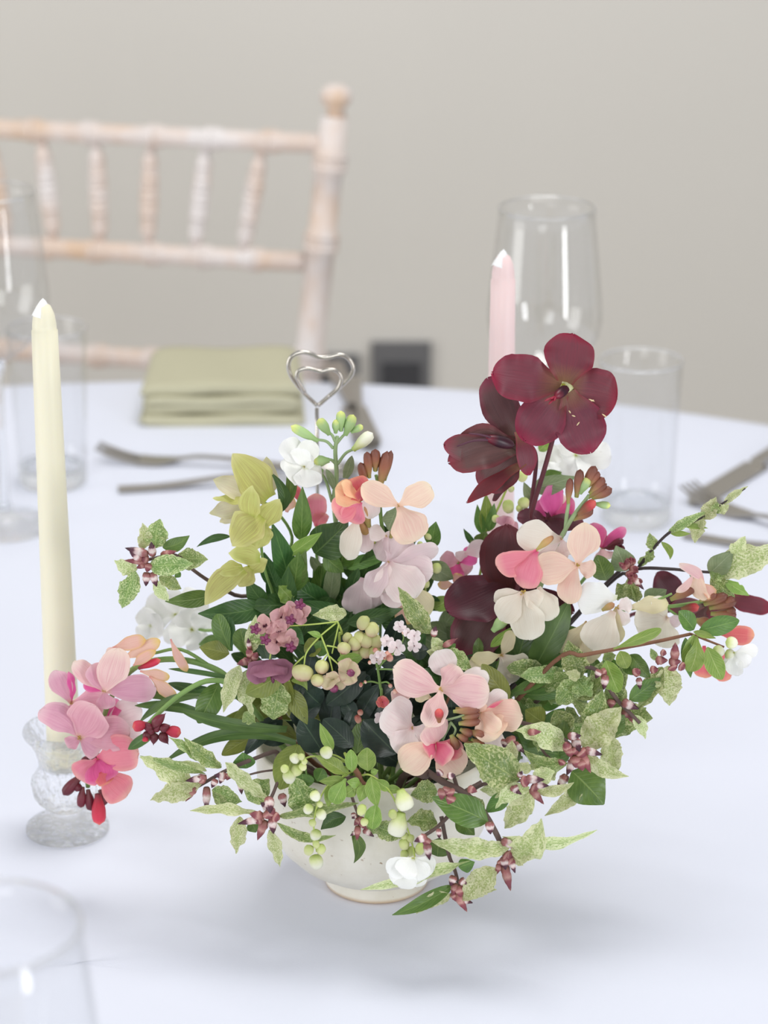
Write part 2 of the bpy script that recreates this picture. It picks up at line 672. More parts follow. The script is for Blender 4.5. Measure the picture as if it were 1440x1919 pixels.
# ------------------------------------------------------------------ chair
k = NT('limewashed_wood')
tc = k.n('ShaderNodeTexCoord')
n1 = k.noise(k.mapped(tc.outputs['Object'], (26, 26, 15), False), 1.0, 4, 0.6)
n2 = k.noise(k.mapped(tc.outputs['Object'], (9, 9, 5), False), 1.0, 2)
fac = k.math('MULTIPLY', k.math('ADD', k.math('MULTIPLY', n1, 1.0), k.math('MULTIPLY_ADD', n2, 1.0, -0.62)), 1.35, clamp=True)
col = k.ramp(fac, [(0.28, lin((228, 221, 218))), (0.52, lin((222, 206, 196))), (0.85, lin((216, 186, 158)))])
k.link(col, k.p.inputs['Base Color'])
k.p.inputs['Roughness'].default_value = 0.6
k.bump(n1, 0.2, 0.001)
m_lime = k.m

post_px = CAM + (FWD * FPX + RGT * (612 - 720) - UPV * (262 - 959.5)) * 0
TH = math.radians(-11.8)


def ray_y(x, y, Y):
    r = (FWD * FPX + RGT * (x - 720) - UPV * (y - 959.5))
    return CAM + r * (Y / r.y)


rp = ray_y(617, 262, 2.47)                 # top rail meets the right post
ax = Vector((math.cos(TH), math.sin(TH), 0))
HWT = 0.202
ctr = rp - ax * HWT
ch = empty('chiavari_chair', (ctr.x, ctr.y, 0), (0, 0, TH))
tag(ch, 'limewashed bamboo-style banquet chair with spindle back behind the folded napkin', 'chair')


def cpart(name, lines, rings=(), n=12):
    """turned bar with raised rings, chair's own axes"""
    V_, F_ = [], []
    for a, b, r, rg in lines:
        a, b = Vector(a), Vector(b)
        axv = b - a
        L = axv.length
        q = axv.to_track_quat('Z', 'Y')
        pr = [(r * 0.98, 0.0)]
        tp = (lambda z: 0.62 + 0.5 * math.sin(pi * min(1, max(0, z / L))) ** 0.6) if name == 'spindle' else (lambda z: 1.0)
        for s in rg:
            for ds, rr in ((-0.009, 1.0), (-0.006, 1.22), (-0.001, 1.26), (0.0, 1.02), (0.001, 1.26), (0.006, 1.22), (0.009, 1.0)):
                pr.append((r * rr * tp(s * L), s * L + ds))
        pr.append((r * 0.98, L))
        pr = [(a_ * (tp(z_) if z_ in (0.0, L) else 1), z_) for a_, z_ in pr]
        b0 = len(V_)
        for rr, z in pr:
            for j in range(n):
                an = 2 * pi * j / n
                V_.append(a + q @ Vector((rr * math.cos(an), rr * math.sin(an), z)))
        for i in range(len(pr) - 1):
            for j in range(n):
                x, y = b0 + i * n + j, b0 + i * n + (j + 1) % n
                F_.append((x, y, y + n, x + n))
        F_.append(tuple(b0 + j for j in reversed(range(n))))
        F_.append(tuple(b0 + (len(pr) - 1) * n + j for j in range(n)))
    o = bpy.data.objects.new(name, mesh(name, V_, F_, m_lime))
    scene.collection.objects.link(o)
    o.parent = ch
    return o


ZT, ZB, ZC = rp.z - 0.004, 0.772, 0.668
HWB, HWC = 0.181, 0.172
yk = lambda z: 0.07 * (z - ZT)             # rake


def hw_at(z):
    return HWB + (HWT - HWB) * (z - ZB) / (ZT - ZB)


for s in (-1, 1):
    top = (s * hw_at(ZT + 0.026), yk(ZT + 0.026), ZT + 0.026)
    cpart('post', [((s * 0.165, -0.09, 0.0), (s * 0.165, yk(0.45) - 0.02, 0.45), 0.0135, (0.3, 0.6, 0.9)),
                   ((s * 0.165, yk(0.45) - 0.02, 0.44), top, 0.0135, (0.16, 0.44, 0.505, 0.515, 0.745, 0.755, 0.905, 0.915))], n=16)
    # knob
    v, f, uv = lathe([(0.002, -0.012), (0.010, -0.010), (0.008, -0.002), (0.0135, 0.004), (0.0155, 0.010), (0.0135, 0.017), (0.007, 0.021), (0.001, 0.022)], 16)
    o = bpy.data.objects.new('finial', mesh('finial', v, f, m_lime, uv))
    scene.collection.objects.link(o)
    o.parent = ch
    o.location = (s * hw_at(ZT + 0.035), yk(ZT + 0.035), ZT + 0.035)
for z, hw_, nm in ((ZT, HWT, 'top_rail'), (ZB, HWB, 'back_rail'), (ZC, HWC, 'back_rail')):
    cpart(nm, [((-hw_, yk(z), z), (hw_, yk(z), z), 0.0095, (0.14, 0.28, 0.42, 0.58, 0.72, 0.86))])
for i in range(6):
    u_ = (-2.5 + i) * 0.0545
    cpart('spindle', [((u_ * HWB / HWT * 0.97, yk(ZB), ZB + 0.008), (u_, yk(ZT), ZT - 0.008), 0.0065, (0.2, 0.36, 0.42, 0.56, 0.62, 0.78))])
v, f = box(-0.19, 0.19, -0.40, 0.0, 0.43, 0.455)
o = bpy.data.objects.new('seat', mesh('seat', v, f, m_lime, smooth=False))
scene.collection.objects.link(o)
o.parent = ch
o.location = (0, -0.03, 0)
for s in (-1, 1):
    cpart('leg', [((s * 0.18, -0.41, 0), (s * 0.175, -0.40, 0.43), 0.014, (0.3, 0.6, 0.9))])
    cpart('stretcher', [((s * 0.178, -0.405, 0.16), (s * 0.165, -0.07, 0.16), 0.008, (0.3, 0.7))])
cpart('stretcher', [((-0.178, -0.405, 0.22), (0.178, -0.405, 0.22), 0.008, (0.3, 0.7))])

# ------------------------------------------------------------------ napkin
m_nap = plain('sage_green_linen', (194, 190, 162), 0.85, var=0.08, vscale=220, bump=0.15)
nl, nr = G(266, 801), G(568, 798)
nc = (nl + nr) / 2
nang = math.atan2(nr.y - nl.y, nr.x - nl.x)
np_ = empty('folded_napkin', (nc.x, nc.y, TAB), (0, 0, nang))
tag(np_, 'sage green cloth napkin folded into a thick square pad', 'napkin')
NW = (nr - nl).length / 2
ND = 0.118


def napkin_layer(name, z0, z1, inset, droop, front):
    """soft layer with a rounded fold at its left and right ends"""
    vs_, fs, uv = [], [], []
    nx, ny = 20, 10
    top, bot = [], []
    for sgn, zz in ((1, z1), (-1, z0)):
        for j in range(ny + 1):
            for i in range(nx + 1):
                u_, w_ = -1 + 2 * i / nx, j / ny
                x = u_ * (NW - inset)
                y = front + w_ * (ND - front)
                e = max(0, abs(u_) - 0.82) / 0.18
                eb = max(0, w_ - 0.8) / 0.2
                mid = (z0 + z1) / 2
                z = mid + (zz - mid) * math.sqrt(max(0.02, 1 - e ** 2.5)) * math.sqrt(max(0.05, 1 - 0.8 * eb ** 2)) - droop * e * e
                z += 0.0009 * math.sin(u_ * 5 + w_ * 3 + z0 * 300)
                x += 0.004 * (w_ - 0.5) * -u_
                vs_.append((x, y, z))
    m1 = (nx + 1) * (ny + 1)
    for b0, flip in ((0, False), (m1, True)):
        for j in range(ny):
            for i in range(nx):
                a = b0 + j * (nx + 1) + i
                q = (a, a + 1, a + nx + 2, a + nx + 1)
                fs.append(tuple(reversed(q)) if flip else q)
    edge = [i for i in range(nx + 1)] + [j * (nx + 1) + nx for j in range(1, ny + 1)] + [ny * (nx + 1) + i for i in range(nx - 1, -1, -1)] + [j * (nx + 1) for j in range(ny - 1, 0, -1)]
    for q in range(len(edge)):
        a, b = edge[q], edge[(q + 1) % len(edge)]
        fs.append((b, a, a + m1, b + m1))
    o = bpy.data.objects.new(name, mesh(name, vs_, fs, m_nap))
    scene.collection.objects.link(o)
    o.parent = np_


napkin_layer('fold', 0.0, 0.0085, 0.0, 0.0, 0.0)
napkin_layer('fold', 0.0105, 0.0185, 0.004, 0.001, 0.003)
napkin_layer('fold', 0.0180, 0.0245, 0.003, 0.002, 0.0015)
napkin_layer('fold', 0.0265, 0.0345, 0.001, 0.004, 0.004)

# ------------------------------------------------------------------ glassware
m_glass = solid_glass('clear_glass', (0.99, 0.995, 1.0, 1), 0.02, clear=0.5)
m_press = solid_glass('pressed_pattern_glass', (0.99, 0.995, 1.0, 1), 0.08, clear=0.42, press=0.55)
m_thin = thin_glass('clear_thin_glass', (0.99, 0.992, 0.993, 1))
m_rim = solid_glass('polished_rim_glass', (1, 1, 1, 1), 0.05, clear=0.15)
m_base = solid_glass('clear_glass_base', (0.97, 0.99, 1.0, 1), 0.02)


def rim_ring(t, p, r, H, w):
    pr = [(r + w * math.cos(q * pi / 4), H + w * math.sin(q * pi / 4)) for q in range(9)]
    v, f, uv = lathe(pr, 64)
    link('rim', mesh('rim', v, f, m_rim, uv), t, p)


def tumbler(p, label, H=0.124, rt=0.0305, rb=0.0265, group=None):
    t = empty('water_tumbler', p)
    tag(t, label, 'glass', group)
    wl = 0.0014
    pr = [(0.001, 0.012), (rb - wl - 0.003, 0.0125), (rb - wl, 0.016)]
    pr += [(rb - wl + (rt - rb) * q / 8, 0.016 + (H - 0.016) * q / 8) for q in range(1, 9)]
    pr += [(rt - wl / 2, H + 0.0007), (rt, H), (rt, H - 0.0012)]
    pr += [(rb + (rt - rb) * (8 - q) / 8, 0.016 + (H - 0.016) * (8 - q) / 8) for q in range(1, 9)]
    v, f, uv = lathe(pr, 56)
    link('wall', mesh('wall', v, f, m_thin, uv), t, p)
    pr = [(0.001, 0.0008), (rb - 0.003, 0.0), (rb - 0.0006, 0.002), (rb - 0.0001, 0.006), (rb - 0.0001, 0.0155), (rb - wl - 0.001, 0.0155), (rb - wl - 0.004, 0.0122), (0.001, 0.0118)]
    v, f, uv = lathe(pr, 56)
    link('base', mesh('base', v, f, m_base, uv), t, p)
    rim_ring(t, p, rt - 0.0007, H, 0.0011)
    return t


def wineglass(p, label, H=0.252, rim=0.0335, belly=0.0405):
    t = empty('wine_glass', p)
    tag(t, label, 'glass', 'large wine glasses on the table')
    zb = H * 0.505
    zw = H * 0.68
    outer = [(0.004, zb), (0.012, zb + 0.003), (0.022, zb + 0.010), (0.032, zb + 0.021), (0.0385, zb + 0.034), (belly, zw), (belly - 0.0004, zw + 0.012), (belly - 0.002, zw + 0.030), (belly - 0.0042, zw + 0.05), (rim + 0.0007, H - 0.01), (rim, H)]
    v, f, uv = lathe(outer + [(rim - 0.0006, H + 0.0004)] + [(max(0.001, r - 0.0011), z + 0.0009) for r, z in reversed(outer)], 64)
    link('bowl', mesh('bowl', v, f, m_thin, uv), t, p)
    pr = [(0.001, 0.0), (0.036, 0.0), (0.037, 0.001), (0.036, 0.0022), (0.018, 0.004), (0.007, 0.009), (0.0042, 0.022), (0.0037, zb * 0.6), (0.0042, zb * 0.9), (0.0065, zb), (0.001, zb)]
    v, f, uv = lathe(pr, 48)
    rim_ring(t, p, rim - 0.0004, H, 0.0007)
    link('stem_and_foot', mesh('stem_and_foot', v, f, m_glass, uv), t, p)
    return t


lw = G(10, 985)
wineglass(lw, 'stemmed wine glass beside the tall cream candle')
rw = G(1012, 1028)
wineglass(rw, 'stemmed wine glass behind the pink candle and burgundy hellebores')
# near glass at the place the photographer stands: rim 25 cm above the table
o_ = ray_y(-32, 1735, 1.0)
r_ = o_ - CAM
hit = CAM + r_ * ((TAB + 0.252 - CAMZ) / r_.z)
wineglass(Vector((hit.x, hit.y, TAB)), 'empty wine glass standing apart in front of the glass candlestick')
tumbler(G(100, 905), 'straight clear water tumbler standing behind the cream candle', group='water tumblers')
tumbler(G(1192, 975), 'straight clear water tumbler standing right behind the flowers, near a dinner knife', group='water tumblers')

# ------------------------------------------------------------------ candles
m_cream = NT('cream_wax')
m_cream.p.inputs['Base Color'].default_value = lin((240, 234, 208))
m_cream.p.inputs['Roughness'].default_value = 0.45
m_cream.p.inputs['Subsurface Weight'].default_value = 0.25
m_cream.p.inputs['Subsurface Radius'].default_value = (0.006, 0.005, 0.003)
m_cream = m_cream.m
m_pinkw = NT('pale_pink_wax')
m_pinkw.p.inputs['Base Color'].default_value = lin((240, 214, 212))
m_pinkw.p.inputs['Roughness'].default_value = 0.45
m_pinkw.p.inputs['Subsurface Weight'].default_value = 0.25
m_pinkw.p.inputs['Subsurface Radius'].default_value = (0.006, 0.004, 0.004)
m_pinkw = m_pinkw.m
m_wick = plain('white_wick_wrap', (244, 244, 244), 0.6, var=0.05)
HOLD = [(0.001, 0.26), (1.2, 0.24), (1.9, 0.16), (2.15, 0.07), (2.25, 0.06), (2.36, 0.12), (2.34, 0.34), (2.22, 0.44), (2.05, 0.47), (1.9, 0.58), (1.75, 0.62), (1.6, 0.76), (1.4, 0.8), (1.05, 0.98), (0.86, 1.12), (0.84, 1.38), (1.1, 1.52), (1.5, 1.9), (1.76, 2.4), (1.86, 2.95), (1.78, 3.45), (1.58, 3.8), (1.46, 4.05), (1.48, 4.5), (1.62, 5.1), (1.9, 5.65), (2.2, 6.0), (2.28, 6.2), (2.22, 6.42), (2.05, 6.5), (1.75, 6.38), (1.4, 6.1), (1.15, 5.6), (1.05, 4.9), (1.0, 4.02), (0.001, 3.98)]


def candle_and_holder(p, mat, clabel, hlabel, top, r_top=0.0070, r_bot=0.0097):
    h = empty('glass_candlestick', p)
    tag(h, hlabel, 'candle holder', 'pressed glass candle holders')

    def fl(i, a):
        z = HOLD[i][1]
        w = sstep(1.5, 2.2, z) * (1 - sstep(3.3, 3.9, z)) if HOLD[i][0] > 1.2 and z < 3.9 else 0
        g = sstep(0.4, 0.6, z) * (1 - sstep(0.8, 1.0, z)) if z < 1.2 else 0
        return 1 + 0.06 * w * math.cos(14 * a) + 0.05 * g * math.cos(28 * a)
    v, f, uv = lathe([(r / 100, z / 100) for r, z in HOLD], 112, fl)
    link('cup_and_foot', mesh('cup_and_foot', v, f, m_press, uv), h, p)
    c0 = p + Vector((0, 0, 0.0405))
    c = empty('taper_candle', c0)
    tag(c, clabel, 'candle', 'unlit taper candles')
    L = top - 0.0405
    zs = L - 0.017
    pr = [(0.001, 0.0), (r_bot - 0.0005, 0.0), (r_bot, 0.001)] + [(r_bot + (r_top - r_bot) * q / 8, zs * q / 8) for q in range(1, 9)]
    pr += [(r_top - 0.0005, zs + 0.0004), (r_top - 0.0006, zs + 0.004), (r_top - 0.0014, zs + 0.009), (r_top - 0.0032, zs + 0.0135), (0.001, zs + 0.0155)]
    v, f, uv = lathe(pr, 32)
    link('wax', mesh('wax', v, f, mat, uv), c, c0)
    # crumpled white wick wrap leaning to one side
    vs_, fs = [], []
    m, nn = 6, 12
    for i in range(m + 1):
        t = i / m
        for j in range(nn):
            a = 2 * pi * j / nn
            rr = (1 - t) ** 0.7 * 0.0054 * (1 + 0.12 * math.sin(3 * a + 1) + 0.08 * math.sin(5 * a))
            vs_.append((rr * math.cos(a) - 0.0016 * (1 - t), rr * math.sin(a) - 0.0006, L - 0.0085 + 0.0095 * t + 0.0012 * math.sin(2 * a) * (1 - t)))
    for i in range(m):
        for j in range(nn):
            a, b = i * nn + j, i * nn + (j + 1) % nn
            fs.append((a, b, b + nn, a + nn))
    link('wick_wrap', mesh('wick_wrap', vs_, fs, m_wick), c, c0)


cp = G(127, 1556)
candle_and_holder(cp, m_cream, 'tall cream taper candle in a pressed glass holder', 'small fluted clear glass candlestick under the cream candle', 0.3125)
pp = G(929, 1415)
candle_and_holder(pp, m_pinkw, 'tall pale pink taper candle rising behind the flowers', 'clear glass candlestick hidden by flowers under the pink candle', 0.313)

# ------------------------------------------------------------------ heart clip
m_wire = plain('polished_wire', (205, 200, 192), 0.22, 1.0)
hp = ray_y(594, 765, 1.44)
hb = Vector((hp.x, hp.y, TAB))
hc = empty('heart_card_holder', hb)
tag(hc, 'silver wire table-number stand ending in a double heart loop', 'card holder')
v, f, uv = lathe([(0.001, 0.0), (0.024, 0.0), (0.025, 0.002), (0.025, 0.006), (0.022, 0.0085), (0.004, 0.0105), (0.001, 0.0105)], 32)
link('base', mesh('base', v, f, m_wire, uv), hc, hb)
tubes('rod', hc, m_wire, [([hb + Vector((0, 0, 0.008)), hp.lerp(hb, 0.5), hp], 0.0011, 0.0011)], n=8)
use(220, 600, 2.25)
dd = (1.44 - BOWL.y) * 100
hl = lambda pts, off: [ray_y(220 + x / 2.25, 600 + y / 2.25, 1.44 + off) for x, y in pts]
big = [(843, 360), (790, 310), (738, 245), (722, 200), (730, 160), (765, 137), (805, 138), (850, 156), (895, 155), (935, 146), (970, 158), (993, 190), (990, 225), (960, 262), (900, 315), (847, 360)]
sml = [(765, 258), (757, 235), (765, 213), (795, 203), (825, 208), (858, 216), (890, 209), (920, 212), (942, 232), (944, 258), (930, 290), (890, 325)]
tubes('heart_loop', hc, m_wire, [(hl(big, 0.0), 0.00125, 0.00125)], n=8)
tubes('heart_loop', hc, m_wire, [(hl([(790, 305)] + sml, -0.003), 0.00115, 0.00115)], n=8)

# ------------------------------------------------------------------ cutlery
m_silver = plain('brushed_steel_cutlery', (168, 164, 158), 0.28, 1.0)


def sheet(name, parent, mat, rows, th=0.0012):
    """rows of (centre, half width vector) -> thin solid strip"""
    vs_, fs = [], []
    for c, hwv in rows:
        vs_ += [c - hwv, c + hwv, c + hwv + Vector((0, 0, th)), c - hwv + Vector((0, 0, th))]
    for i in range(len(rows) - 1):
        for j in range(4):
            a, b = i * 4 + j, i * 4 + (j + 1) % 4
            fs.append((a, b, b + 4, a + 4))
    fs.append((3, 2, 1, 0))
    e = (len(rows) - 1) * 4
    fs.append((e, e + 1, e + 2, e + 3))
    o = bpy.data.objects.new(name, mesh(name, vs_, fs, mat, smooth=False))
    scene.collection.objects.link(o)
    o.parent = parent
    return o


def fork(a, b, label, L=0.185, group=None):
    """a: table point under the tines, b: towards the handle end"""
    ang = math.atan2(b.y - a.y, b.x - a.x)
    t = empty('fork', (a.x, a.y, TAB), (0, 0, ang))
    tag(t, label, 'fork', group)
    W = Vector((0, 1, 0))
    hz = lambda x: 0.0005 + (0.011 * (1 - x / 0.045) ** 2 if x < 0.045 else 0.0) + 0.006 * sstep(0.045, 0.085, x) * (1 - sstep(0.09, 0.18, x))
    hw = lambda x: 0.0105 if x < 0.05 else 0.0105 + (0.0028 - 0.0105) * sstep(0.048, 0.07, x) + 0.004 * sstep(0.09, L, x)
    sheet('handle', t, m_silver, [(Vector((x, 0, hz(x))), W * hw(x)) for x in [0.034 + (L - 0.034) * q / 22 for q in range(23)]], 0.0018)
    for q in range(4):
        y = -0.0084 + q * 0.0056
        sheet('tine', t, m_silver, [(Vector((x, y, hz(x))), W * (0.0016 if x > 0.006 else 0.0008)) for x in [0.036 * s / 8 for s in range(9)]], 0.0014)


def spoon(a, b, label, L=0.19):
    """a: handle end, b: towards the bowl"""
    ang = math.atan2(b.y - a.y, b.x - a.x)
    t = empty('spoon', (a.x, a.y, TAB), (0, 0, ang))
    tag(t, label, 'spoon', 'dessert spoons')
    W = Vector((0, 1, 0))
    sheet('handle', t, m_silver, [(Vector((x, 0, 0.0008 + 0.006 * sstep(0.02, 0.1, x) * (1 - sstep(0.11, 0.14, x)))), W * (0.0062 - 0.004 * sstep(0.0, 0.12, x))) for x in [0.142 * q / 14 for q in range(15)]], 0.0018)
    vs_, fs = [], []
    for i in range(9):
        rr = i / 8
        for j in range(20):
            an = 2 * pi * j / 20
            vs_.append((0.164 + 0.026 * rr * math.cos(an), 0.0175 * rr * math.sin(an), 0.0008 + 0.007 * rr ** 2))
    for i in range(8):
        for j in range(20):
            a_, b_ = i * 20 + j, i * 20 + (j + 1) % 20
            fs.append((a_, b_, b_ + 20, a_ + 20))
    o = bpy.data.objects.new('spoon_bowl', mesh('spoon_bowl', vs_, fs, m_silver))
    scene.collection.objects.link(o)
    o.parent = t
    so = o.modifiers.new('thickness', 'SOLIDIFY')
    so.thickness = 0.001


def knife(a, b, label, L=0.225):
    """a: blade tip, b: towards the handle end"""
    ang = math.atan2(b.y - a.y, b.x - a.x)
    t = empty('dinner_knife', (a.x, a.y, TAB), (0, 0, ang))
    tag(t, label, 'knife', 'dinner knives')
    W = Vector((0, 1, 0))
    sheet('knife_blade', t, m_silver, [(Vector((x, 0.002 * (1 - x / 0.11), 0.001)), W * (0.0105 * min(1, 0.2 + (x / 0.03) ** 0.6))) for x in [0.11 * q / 10 for q in range(11)]], 0.0012)
    sheet('handle', t, m_silver, [(Vector((x, 0, 0.0)), W * (0.0055 + 0.003 * sstep(0.13, L, x))) for x in [0.108 + (L - 0.108) * q / 8 for q in range(9)]], 0.006)


fork(G(184, 862), G(600, 884), 'dessert fork lying crosswise before the napkin, tines towards the tumbler', group='dessert forks')
spoon(G(222, 921), G(560, 902), 'dessert spoon lying crosswise before the napkin, bowl behind the flowers')
knife(G(703, 846), G(640, 722), 'dinner knife lying beside the green napkin, behind the heart wire')
fork(G(688, 850), G(664, 722), 'dinner fork lying against the knife, behind the heart wire', 0.2)
fork(G(1287, 934), G(1520, 1012), 'dessert fork with raised tines close by the water tumbler, beyond the leafy sprig', group='dessert forks')
spoon(G(1285, 1006), G(1460, 1038), 'dessert spoon whose handle ends behind the leafy sprig tip, near the tumbler')
knife(G(1300, 950), G(1470, 842), 'broad dinner knife pointing at the water tumbler, above a fork')

# ------------------------------------------------------------------ bowl
k = NT('cream_stoneware')
tc = k.n('ShaderNodeTexCoord')
n1 = k.noise(tc.outputs['Object'], 26.0, 5, 0.65)
n2 = k.noise(tc.outputs['Object'], 260.0, 2)
c = k.mix(k.math('MULTIPLY_ADD', n1, 2.2, -0.75, clamp=True), lin((236, 232, 220)), lin((214, 207, 188)))
c = k.mix(k.math('MULTIPLY', k.math('SUBTRACT', n2, 0.70, clamp=True), 9.0, clamp=True), c, lin((150, 120, 82)))
sx = k.n('ShaderNodeSeparateXYZ')
k.link(tc.outputs['Object'], sx.inputs[0])
ring = k.math('MULTIPLY', k.math('SUBTRACT', 0.0035, sx.outputs[2], clamp=True), 330.0, clamp=True)
c = k.mix(ring, c, lin((205, 172, 130)))
k.link(c, k.p.inputs['Base Color'])
k.p.inputs['Roughness'].default_value = 0.38
k.bump(n1, 0.15, 0.002)
m_bowl = k.m
bo = [(0.001, 0.0), (0.0265, 0.0), (0.0282, 0.0012), (0.0287, 0.004), (0.0275, 0.0085), (0.0283, 0.0100), (0.036, 0.0128), (0.045, 0.0185), (0.0530, 0.027), (0.0590, 0.038), (0.0625, 0.050), (0.0643, 0.064), (0.0648, 0.076), (0.0645, 0.084), (0.0632, 0.0862), (0.0618, 0.084), (0.0612, 0.070), (0.058, 0.05), (0.050, 0.033), (0.035, 0.02), (0.001, 0.014)]
v, f, uv = lathe(bo, 72)
ob = link('ceramic_bowl', mesh('ceramic_bowl', v, f, m_bowl, uv), None, BOWL)
tag(ob, 'speckled cream stoneware footed bowl holding the flowers', 'bowl')

# ------------------------------------------------------------------ plant materials
burg = petal_mat('burgundy_sepal', (140, 104, 72), (126, 62, 72), (150, 42, 64), (104, 62, 70), 0.65, 0.2, 0.42, 0.36)
burg2 = petal_mat('smoky_burgundy_sepal', (106, 84, 70), (114, 80, 80), (146, 60, 80), (92, 70, 70), 0.65, 0.2, 0.42, 0.3)
burg3 = petal_mat('deep_maroon_sepal', (92, 50, 46), (84, 44, 50), (104, 44, 56), (66, 40, 46), 0.6, 0.12, 0.42, 0.3)
chart = petal_mat('chartreuse_sepal', (178, 190, 90), (206, 208, 126), (224, 222, 154), (160, 130, 84), 0.55, 0.3, 0.5)
chpale = petal_mat('pale_speckled_sepal', (206, 208, 150), (224, 218, 188), (226, 220, 176), (198, 164, 160), 0.5, 0.3, 0.5)
peach = petal_mat('peach_petal', (238, 200, 174), (249, 220, 200), (251, 230, 204), (234, 176, 166), 0.6, 0.28)
blush = petal_mat('blush_pink_petal', (248, 224, 206), (244, 208, 204), (250, 230, 216), (220, 146, 164), 0.75, 0.28)
blushw = petal_mat('white_blush_petal', (240, 206, 206), (248, 234, 230), (250, 242, 238), (230, 196, 202), 0.5, 0.28)
mauve = petal_mat('mauve_pink_petal', (222, 184, 150), (228, 174, 188), (238, 200, 204), (206, 128, 158), 0.65, 0.26)
mauvl = petal_mat('pale_lilac_petal', (222, 186, 190), (234, 214, 216), (242, 228, 228), (214, 180, 192), 0.55, 0.28)
coral = petal_mat('coral_petal', (234, 92, 140), (242, 150, 166), (247, 186, 178), (230, 108, 136), 0.6, 0.28)
corald = petal_mat('deep_coral_petal', (216, 72, 96), (234, 124, 128), (244, 172, 142), (214, 84, 104), 0.6, 0.24)
apric = petal_mat('apricot_petal', (234, 140, 120), (244, 192, 156), (248, 208, 168), (234, 156, 128), 0.5, 0.26)
magen = petal_mat('magenta_petal', (200, 56, 118), (230, 104, 162), (238, 150, 186), (200, 60, 124), 0.5, 0.28)
hood = petal_mat('pink_hooded_petal', (232, 60, 134), (238, 132, 156), (246, 200, 188), (226, 92, 138), 0.5, 0.3, eyeat=0.45)
cream = petal_mat('cream_petal', (226, 200, 186), (246, 238, 222), (249, 244, 230), (228, 212, 192), 0.45, 0.28)
creamy = petal_mat('yellowing_cream_petal', (200, 160, 120), (232, 222, 188), (234, 226, 180), (214, 190, 156), 0.5, 0.34)
spent = petal_mat('faded_orange_petal', (230, 150, 150), (242, 198, 182), (236, 200, 120), (224, 156, 140), 0.6, 0.28)
whitep = petal_mat('white_petal', (232, 236, 200), (251, 251, 247), (252, 252, 250), (234, 236, 228), 0.3, 0.26)
akeb = petal_mat('dusty_rose_sepal', (180, 104, 120), (222, 176, 174), (228, 190, 182), (190, 130, 142), 0.55, 0.24)
akebp = petal_mat('purple_sepal', (120, 70, 92), (152, 98, 118), (170, 118, 136), (122, 74, 100), 0.5, 0.16)
akebg = petal_mat('green_rose_sepal', (206, 206, 150), (218, 206, 168), (220, 190, 170), (200, 150, 150), 0.4, 0.3)
vibp = petal_mat('viburnum_petal', (232, 190, 196), (248, 236, 236), (250, 244, 244), (238, 206, 212), 0.4, 0.3)

vari = leaf_mat('variegated_leaf', (150, 170, 96), (180, 196, 124), (204, 212, 152), (230, 232, 188), 0.85, tr=0.26)
varig = leaf_mat('green_variegated_leaf', (102, 134, 66), (136, 160, 86), (180, 198, 124), (214, 220, 164), 0.45, tr=0.24)
green = leaf_mat('mid_green_leaf', (74, 108, 46), (108, 140, 66), (140, 166, 92), tr=0.18)
deepg = leaf_mat('deep_green_leaf', (50, 84, 42), (76, 110, 56), (106, 138, 78), tr=0.14)
olive = leaf_mat('olive_leaf', (110, 122, 52), (140, 148, 70), (160, 168, 92))
lime = leaf_mat('fresh_lime_leaf', (118, 150, 60), (154, 180, 88), (190, 206, 130), tr=0.26, edge=(186, 202, 122))
grayg = leaf_mat('grey_green_leaf', (118, 138, 98), (146, 160, 120), (168, 180, 146))
strap_m = leaf_mat('strap_leaf', (64, 96, 46), (98, 130, 68), (116, 146, 84), vs=0.2, tr=0.16)
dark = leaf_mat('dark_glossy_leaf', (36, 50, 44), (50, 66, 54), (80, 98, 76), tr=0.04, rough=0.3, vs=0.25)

b_wall = bud_mat('brown_wallflower_bud', [(0.0, (150, 158, 80)), (0.25, (164, 130, 88)), (0.6, (148, 94, 72)), (1.0, (108, 58, 46))], 0.5)
b_burg = bud_mat('burgundy_bud', [(0.0, (112, 60, 60)), (0.5, (112, 34, 50)), (1.0, (96, 26, 42))], 0.45)
b_red = bud_mat('red_opening_bud', [(0.0, (116, 34, 46)), (0.3, (178, 34, 58)), (0.8, (206, 52, 78)), (1.0, (224, 110, 96))], 0.6)
b_redtip = bud_mat('red_tipped_bud', [(0.0, (150, 110, 74)), (0.45, (146, 82, 62)), (0.7, (190, 62, 70)), (1.0, (222, 100, 92))], 0.6)
b_daph = bud_mat('pink_daphne_bud', [(0.0, (120, 78, 66)), (0.25, (160, 98, 98)), (0.4, (228, 214, 208)), (0.56, (214, 186, 182)), (0.66, (90, 42, 58)), (1.0, (50, 24, 36))], 0.45)
b_scale = bud_mat('red_scale_bud', [(0.0, (126, 88, 68)), (0.25, (156, 92, 90)), (0.45, (190, 144, 134)), (0.6, (140, 72, 78)), (0.85, (120, 58, 68)), (1.0, (160, 112, 100))], 0.55)
b_green = bud_mat('green_stock_bud', [(0.0, (150, 182, 118)), (0.7, (170, 198, 136)), (0.9, (206, 218, 130)), (1.0, (224, 226, 130))], 0.55)
b_whiteb = bud_mat('white_round_bud', [(0.0, (184, 204, 110)), (0.3, (224, 230, 170)), (0.6, (240, 240, 216)), (1.0, (244, 244, 226))], 0.5, 0.15)
b_lime = bud_mat('lime_round_bud', [(0.0, (196, 212, 124)), (0.5, (222, 228, 160)), (1.0, (236, 236, 188))], 0.5, 0.15)
b_akeb = bud_mat('green_akebia_bud', [(0.0, (186, 190, 120)), (0.5, (202, 198, 144)), (0.85, (206, 182, 150)), (1.0, (170, 110, 104))], 0.5)
b_calyx = bud_mat('tan_calyx', [(0.0, (170, 160, 90)), (0.6, (190, 150, 96)), (1.0, (176, 120, 86))], 0.55)
